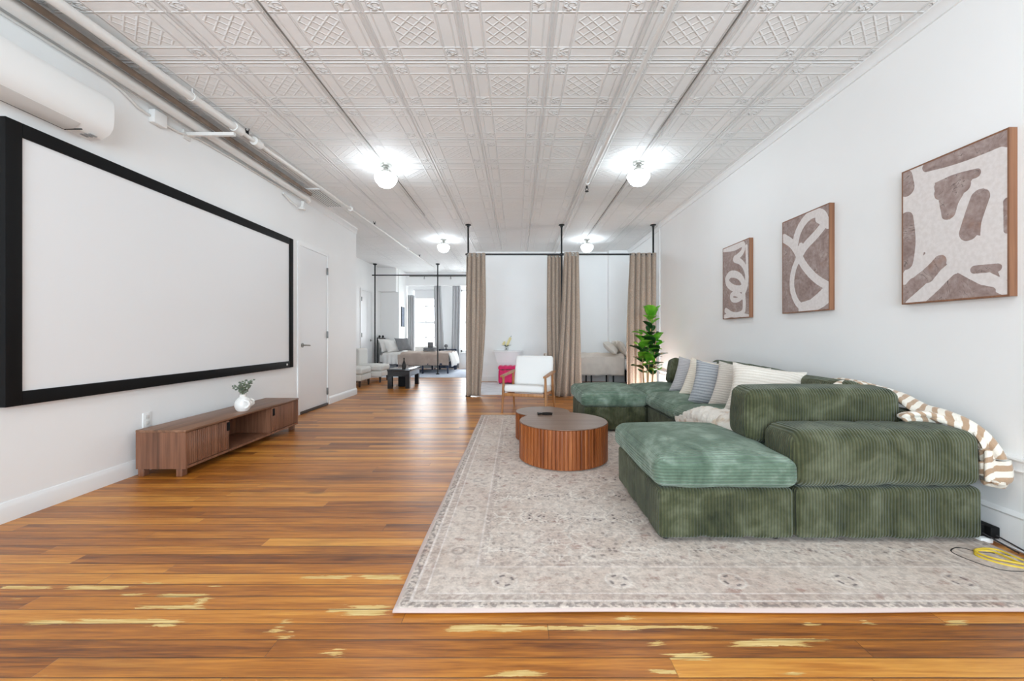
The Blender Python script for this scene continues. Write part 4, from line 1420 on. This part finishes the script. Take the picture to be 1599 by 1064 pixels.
# beige bed
root = thing('single_bed', 'beige made-up single bed behind the curtains at the right', 'bed', (1.6, 9.35, 0.012))
def duvet(x0, x1, y0, y1, ztop, drop, mat, nm, seed, root, amp=.02, solid=.03):
    mb = MB()
    def fn(u, v):
        # u along x; v across: hangs down near side, over the top, down the far side
        s = v * (1 + 2 * drop / (y1 - y0))
        k = drop / (y1 - y0)
        tot = 1 + 2 * k
        d = v * tot
        if d < k:
            y, z = y0 - .03, ztop - (k - d) * (y1 - y0)
            y -= .02 * math.sin(u * 26 + seed) * (k - d) / k
        elif d > 1 + k:
            y, z = y1 + .03, ztop - (d - 1 - k) * (y1 - y0)
        else:
            t = (d - k)
            y = y0 + (y1 - y0) * t
            e = min(t, 1 - t)
            z = ztop + .02 - .05 * math.exp(-e * 16)
            if e < .02: y += -.02 if t < .5 else .02
        x = x0 + (x1 - x0) * u
        p = Vector((x, y, z))
        q = noise.noise(Vector((x * 3 + y * 4, seed, z * 2))) * amp + noise.noise(p * 9 + Vector((seed, 0, 0))) * amp * .4
        return (x + .4 * q, y + (q if d < k else 0), z + (q if k <= d <= 1 + k else q * .3))
    mb.grid(fn, 46, 40)
    return mb.build(nm, mat, root, angle=80, solid=solid, solid_off=-1)
duvet(.62, 2.33, 8.93, 9.70, .67, .43, M_duvet2, 'duvet', 3.0, root, .04)
MB().rbox(.66, 2.6, 8.95, 9.70, .35, .60, .06, 12).build('mattress', M_white_fab, root)
m = MB()
m.box(.66, 2.6, 8.95, 8.98, .30, .35); m.box(.66, 2.6, 9.67, 9.70, .30, .35); m.box(2.57, 2.6, 8.95, 9.70, .30, .35); m.box(.66, .69, 8.95, 9.70, .30, .35)
m.build('bed_frame', M_blackmetal, root)
for x in (.7, 1.15, 1.62, 2.1, 2.55):
    MB().box(x - .015, x + .015, 8.96, 8.99, .012, .31).build('leg', M_blackmetal, root)
    MB().box(x - .015, x + .015, 9.66, 9.69, .012, .31).build('leg', M_blackmetal, root)
pillow('plump beige pillow in front at the head of the beige bed', (2.08, 9.12, .83), D(72), D(-48), 0, .62, .40, .17, M_pillow2, 'bed_pillow', 'pillow', 'pillows on the beige bed', 3)
pillow('flatter beige pillow against the wall at the head of the beige bed', (2.36, 9.2, .81), D(80), D(-30), 0, .60, .42, .16, M_duvet2, 'bed_pillow', 'pillow', 'pillows on the beige bed', 6)
pillow('beige pillow at the back corner of the beige bed', (2.34, 9.52, .82), D(85), D(-35), 0, .50, .40, .16, M_pillow2, 'bed_pillow', 'pillow', 'pillows on the beige bed', 8)

# ------------------------------------------------------------------ far bedroom
tag(MB().box(-4.1, -1.25, 10.75, 13.3, 0, .012, .004).build('bedroom_rug', M_bluerug), 'pale blue white rug under the far bed', 'rug')
YF = 11.55
rz2 = HC + (524 - 430) / FPX * YF
root = thing('curtain_rail', 'black pipe frame with two ceiling posts in front of the far bed', 'curtain rail', (-3, YF, 0))
xa, xb = (585.5 - VX) / FPX * YF, (683.5 - VX) / FPX * YF
MB().tube([(xa - .08, YF, rz2), (-1.0, YF, rz2)], .017, 10).build('rail', M_blackmetal, root)
for x in (xa, xb):
    MB().tube([(x, YF, .012), (x, YF, CEIL)], .018, 10).build('post', M_blackmetal, root)
    MB().lathe([(0, 0), (.055, 0), (.06, -.02), (.03, -.04), (0, -.04)], x, YF, CEIL, 16).build('ceiling_flange', M_blackmetal, root)
    MB().lathe([(0, 0), (.05, 0), (.05, .016), (.024, .03), (0, .03)], x, YF, .012, 16).build('floor_flange', M_blackmetal, root)
# second pipe along the far ceiling
tubething('sprinkler_line', [(-3.4, 12.9, CEIL - .16), (-1.0, 12.9, CEIL - .16)], .015, M_steel, 'thin grey sprinkler line crossing before the far windows', 'pipe', 8)
sprinkler(-2.93, 12.9, CEIL - .17, False, 'small sprinkler head on the cross line before the far left window')
sprinkler(-2.1, 12.9, CEIL - .17, False, 'small sprinkler head on the cross line between the far windows')

root = thing('metal_bed', 'dark blue metal bed with taupe bedding before the far window', 'bed', (-3, 12.4, .012))
BX0, BX1, BY0, BY1 = -4.02, -1.98, 11.75, 13.1
m = MB()
m.box(BX0, BX1, BY0, BY0 + .03, .26, .31); m.box(BX0, BX1, BY1 - .03, BY1, .26, .31); m.box(BX1 - .03, BX1, BY0, BY1, .26, .31); m.box(BX0, BX0 + .03, BY0, BY1, .26, .31)
m.build('bed_frame', M_bluemetal, root)
for x in (BX0 + .02, -3.45, -2.72, BX1 - .02):
    for y in (BY0 + .02, BY1 - .02):
        MB().box(x - .02, x + .02, y - .02, y + .02, .012, .27).build('leg', M_bluemetal, root)
m = MB()
for y in (BY0 + .02, BY1 - .02):
    m.tube([(BX0, y, .012), (BX0, y, 1.05)], .02, 10)
m.tube([(BX0, BY0 + .02, 1.02), (BX0, BY1 - .02, 1.02)], .016, 8)
for i in range(9):
    y = BY0 + .14 + i * .134
    m.tube([(BX0, y, .35), (BX0, y, 1.0)], .008, 6)
for i in range(4):
    y = BY0 + .2 + i * .3
    pts = [(BX0, y + .07 * math.cos(t * .6), 1.06 + .05 * math.sin(t * .6)) for t in range(0, 9)]
    m.tube(pts, .01, 6)
    m.ell((BX0, y, 1.07), .03, .03, .03, 8, 6)
m.build('headboard', M_blackmetal, root)
MB().rbox(BX0 + .04, BX1 - .03, BY0 + .02, BY1 - .02, .31, .56, .06, 12).build('mattress', M_white_fab, root)
duvet(-3.42, BX1 + .01, BY0, BY1, .605, .36, M_duvet, 'duvet', 2.0, root, .03)
duvet(-3.86, -3.36, BY0 - .008, BY1 + .008, .612, .33, M_white_fab, 'folded_sheet', 5.0, root, .012)
m = MB()
def foot_hang(u, v):
    y = BY0 - .02 + (BY1 - BY0 + .04) * u
    t = v
    x = BX1 + .0 + .10 * math.sin(t * PI / 2) + .02 * math.sin(u * 14)
    z = .612 - .40 * t
    return (x, y, z + .01 * math.sin(u * 9) * t)
m.grid(foot_hang, 30, 12)
m.build('duvet_end', M_white_fab, root, angle=80, solid=.02)
GP = 'pillows on the far metal bed'
pillow('white pillow in front at the head of the far metal bed', (-3.66, 12.05, .80), D(60), D(-32), 0, .6, .42, .17, M_white_fab, 'bed_pillow', 'pillow', GP, 2)
pillow('pale pillow leaning on the headboard of the far metal bed', (-3.86, 12.02, .82), D(75), D(-20), 0, .6, .42, .17, M_white_fab, 'bed_pillow', 'pillow', GP, 4)
pillow('dark grey pillow behind the white one on the far metal bed', (-3.40, 12.2, .84), D(55), D(-28), 0, .5, .44, .15, M_grey_fab, 'bed_pillow', 'pillow', GP, 9)
root = thing('folded_towels', 'stack of folded grey towels on the far metal bed', 'towels', (-2.62, 12.3, .64))
MB().rbox(-2.80, -2.44, 12.12, 12.46, .635, .69, .025, 10, wr=.004).build('towel', M_grey_fab, root)
MB().rbox(-2.79, -2.45, 12.13, 12.45, .69, .745, .025, 10, wr=.004).build('towel', M_grey_fab, root)
tag(MB().tube([(-2.68, 12.3, .83), (-2.54, 12.3, .83)], .085, 20).build('rolled_towel', M_grey_fab), 'rolled grey towel on top of the folded towels', 'towel')

# low white sofa beyond the bed
root = thing('white_loveseat', 'low white loveseat under the far left window', 'sofa', (-3.05, 13.25, .0))
MB().rbox(-3.32, -2.62, 13.14, 13.31, .05, .42, .04, 10).build('seat', M_white_fab, root)
MB().rbox(-3.32, -2.62, 13.22, 13.315, .35, .76, .04, 10).build('backrest', M_white_fab, root)
for x in (-3.28, -2.67):
    MB().tube([(x, 13.25, .0), (x, 13.25, .06)], .02, 8).build('foot', M_darkwood, root)
# blue framed panel beyond the foot of the bed
root = thing('glass_side_table', 'dark blue metal side table with glass panel past the foot of the bed', 'side table', (-2.24, 13.2, .012))
m = MB()
for x, y in ((-2.50, 13.13), (-1.98, 13.13), (-2.50, 13.27), (-1.98, 13.27)):
    m.box(x - .02, x + .02, y - .02, y + .02, .012, .66)
m.box(-2.52, -1.96, 13.11, 13.29, .64, .67)
m.build('frame', M_bluemetal, root)
MB().box(-2.48, -2.0, 13.115, 13.125, .06, .62).build('panel', M_bluegrey, root)
root = thing('small_lamp', 'small dark round lamp on the blue metal side table', 'lamp', (-2.3, 13.2, .67), local=True)
MB().lathe([(0, 0), (.04, 0), (.04, .012), (.01, .02), (.01, .06), (0, .06)], n=16).build('base', M_tray, root)
MB().ell((0, 0, .10), .06, .06, .055).build('shade', M_grey_fab, root)

# armless chairs peeking past the wall corner
def slipper(x1, y0, label, back):
    r = thing('slipper_chair', label, 'armchair', (x1 - .33, y0 + .3, 0), 'pale armless chairs by the alcove')
    MB().rbox(x1 - .66, x1, y0, y0 + .62, .13, .27, .03, 12).build('seat_base', M_greyuph, r)
    MB().rbox(x1 - .66, x1 + .01, y0 - .005, y0 + .625, .27, .41, .05, 14, top=.02, wr=.004).build('seat_cushion', M_greyuph, r)
    MB().rbox(x1 - .70, x1 - .54, y0 + .01, y0 + .61, .27, back, .05, 12).build('backrest', M_greyuph, r)
    for x in (x1 - .60, x1 - .05):
        for y in (y0 + .05, y0 + .57):
            MB().tube([(x, y, .14), (x, y, 0)], [.028, .018], 10).build('leg', M_darkwood, r)
slipper(-3.19, 9.62, 'pale grey armless chair farther along, showing its backrest', .80)
slipper(-3.32, 8.70, 'pale grey armless chair mostly hidden by the end of the left wall', .42)

# black table
root = thing('black_table', 'low black lacquered table on the bare floor before the far bed', 'coffee table', (-2.47, 9.0, 0))
TX0, TX1, TY0, TY1 = -2.71, -2.25, 8.55, 9.42
MB().box(TX0 - .01, TX1 + .01, TY0 - .01, TY1 + .01, .365, .40, .003).build('tabletop', M_blackgloss, root)
MB().box(TX0, TX1, TY0, TY1, .25, .365).build('apron', M_blackgloss, root)
for x in (TX0, TX1 - .09):
    for y in (TY0, TY1 - .09):
        MB().box(x, x + .09, y, y + .09, 0, .25).build('leg', M_blackgloss, root)
tag(MB().rbox(-2.58, -2.38, 8.85, 9.1, .0, .235, .02, 8).build('storage_cube', M_black), 'black storage cube under the low black table', 'storage box')
root = thing('bottle', 'dark bottle vase standing on the low black table', 'bottle', (-2.43, 8.78, .40), local=True)
MB().lathe([(0, 0), (.035, 0), (.042, .03), (.04, .09), (.025, .14), (.013, .17), (.013, .215), (0, .215)], n=20).build('body', M_tray, root)
MB().lathe([(0, .212), (.016, .212), (.016, .228), (0, .228)], n=14).build('stopper', M_black, root)

# far window dressing
GC = 'grey curtains at the far windows'
curtain('short grey curtain panel at the left edge of the far left window', -3.58, -3.36, -3.58, -3.36, 13.36, .05, 2.42, 3, .03, M_greycurtain, 6, GC, gr=False, name='window_curtain')
curtain('grey curtain at the right of the far left window, swept aside', -2.72, -2.50, -2.72, -2.36, 13.36, .05, 2.72, 3, .03, M_greycurtain, 7, GC, gr=False, name='window_curtain')
curtain('grey curtain left of the second far window by the tan curtain', -2.12, -1.85, -2.16, -1.90, 13.36, .05, 2.72, 3, .03, M_greycurtain, 8, GC, gr=False, name='window_curtain')
root = thing('roller_shade', 'white roller shade drawn part way down the far left window', 'blind', (-3.04, 13.52, 2.3))
MB().box(-3.40, -2.68, 13.518, 13.522, 2.33, 2.62).build('cloth', M_shade, root)
MB().tube([(-3.41, 13.52, 2.62), (-2.67, 13.52, 2.62)], .025, 12).build('roller', M_shade, root)
MB().box(-3.40, -2.68, 13.514, 13.526, 2.318, 2.334).build('hem_bar', M_shade, root)
root = thing('wall_picture', 'narrow dark blue picture on the pier beside the far window', 'picture', (-3.59, 12.85, 1.4))
MB().box(-3.6, -3.58, 12.66, 13.0, 1.38, 2.0, .003).build('frame', M_blackmetal, root)
MB().box(-3.582, -3.578, 12.69, 12.97, 1.41, 1.97).build('print', M_bluegrey, root)

# ------------------------------------------------------------------ cables and adapters at the right wall
root = thing('power_strip', 'white power strip on the floor beside the sofa corner', 'power strip', (2.50, 2.2, 0), local=True)
MB().box(-.035, .035, -.02, .26, .0, .03, .006).build('body', M_plastic, root)
root = thing('power_adapter', 'black power adapter nearer the sofa, standing on the white strip', 'power adapter', (2.495, 2.23, .03), 'black power adapters', local=True)
MB().box(-.028, .022, -.03, .06, 0, .062, .006).build('body', M_black, root)
MB().tube([(0, -.03, .02), (.02, -.09, .0), (.04, -.16, -.022)], .004, 6).build('cord', M_blackcable, root)
r2 = copy_tree(root)
r2.location = (2.535, 2.20, .03)
r2['label'] = 'black power adapter nearer the wall, on the white strip'
def cable(name, pts, r, mat, label):
    P = [Vector(p) for p in pts]
    out = []
    for i in range(len(P) - 1):
        p0 = P[max(i - 1, 0)]; p1 = P[i]; p2 = P[i + 1]; p3 = P[min(i + 2, len(P) - 1)]
        for s in range(8):
            t = s / 8
            out.append(.5 * ((2 * p1) + (p2 - p0) * t + (2 * p0 - 5 * p1 + 4 * p2 - p3) * t * t + (3 * p1 - p0 - 3 * p2 + p3) * t ** 3))
    out.append(P[-1])
    return tag(MB().tube(out, r, 8).build(name, mat), label, 'cable')
def fl_(x, y, z=.015):
    Y = FPX * (HC - z) / (y - VY)
    return ((x - VX) / FPX * Y, Y, z)
cable('black_cable', [fl_(1640, 872), fl_(1599, 874), fl_(1565, 866), fl_(1530, 863), fl_(1497, 856), fl_(1485, 861), fl_(1500, 870), fl_(1535, 883), fl_(1570, 892), fl_(1610, 893), fl_(1650, 888)], .0035, M_blackcable, 'thin black cable looped on the rug at the sofa corner')
cable('yellow_cable', [fl_(1650, 897), fl_(1600, 888, .018), fl_(1560, 880, .018), fl_(1525, 868, .018), fl_(1528, 860, .018), fl_(1550, 862, .02), fl_(1575, 872, .02), fl_(1600, 882, .02), fl_(1650, 890)], .0055, M_yellow, 'bunched yellow cable on the rug by the wall')
cable('yellow_cable', [fl_(1650, 892, .02), fl_(1590, 880, .022), fl_(1550, 872, .022), fl_(1522, 861, .022), fl_(1536, 857, .02), fl_(1560, 860, .02), fl_(1600, 876, .018), fl_(1650, 884)], .005, M_yellow, 'second yellow cable lying over the bunched one')
cable('white_cable', [(2.55, 2.18, .02), (2.56, 2.08, .012), (2.55, 2.0, .006), (2.57, 1.9, .006)], .005, M_whitecable, 'white cable leaving the power strip along the skirting')

# ------------------------------------------------------------------ light
def area(name, loc, rot, sx, sy, power, col=(1, 1, 1)):
    l = bpy.data.lights.new(name, 'AREA')
    l.shape = 'RECTANGLE'; l.size = sx; l.size_y = sy; l.energy = power; l.color = col
    o = bpy.data.objects.new(name, l)
    o.location = loc; o.rotation_euler = rot
    COL.objects.link(o)
    return o
def point(name, loc, power, r=.1, col=(1, 1, 1)):
    l = bpy.data.lights.new(name, 'POINT')
    l.energy = power; l.shadow_soft_size = r; l.color = col
    o = bpy.data.objects.new(name, l)
    o.location = loc
    COL.objects.link(o)
    return o
# fill panel added behind the viewer; the wall there has no window
area('fill_front', (-.2, -2.9, 1.5), (PI / 2 + .02, 0, 0), 5.0, 2.2, 150, (.74, .885, 1.0)).data.spread = math.radians(105)
# daylight through the far windows
for i, w in enumerate((W1, W2)):
    area('daylight_window', ((w[0] + w[1]) / 2, 13.85, (w[2] + w[3]) / 2), (-PI / 2, 0, 0), w[1] - w[0], w[3] - w[2], 50, (.88, .95, 1.0))
# unseen fill points added overhead, carrying on the ceiling light rows
for x in (-1.55, 1.43):
    point('fill_overhead', (x, .95, CEIL - .25), 15, .14, (.80, .915, 1.0))
# uplight on the floor behind the plant
point('uplight', (2.36, 6.95, .10), 26, .05, (.9, .95, 1.0))

w = bpy.data.worlds.new('sky'); SC.world = w
w.use_nodes = True
w.node_tree.nodes['Background'].inputs[0].default_value = (.9, .95, 1.0, 1)
w.node_tree.nodes['Background'].inputs[1].default_value = 3.0

vs_ = SC.view_settings
vs_.view_transform = 'Standard'
vs_.look = 'None'
vs_.exposure = 0.2
vs_.gamma = 1.0
vs_.use_curve_mapping = False
SC.cycles.use_denoising = True
SC.cycles.max_bounces = 10
SC.cycles.diffuse_bounces = 6
SC.cycles.sample_clamp_indirect = 8.0
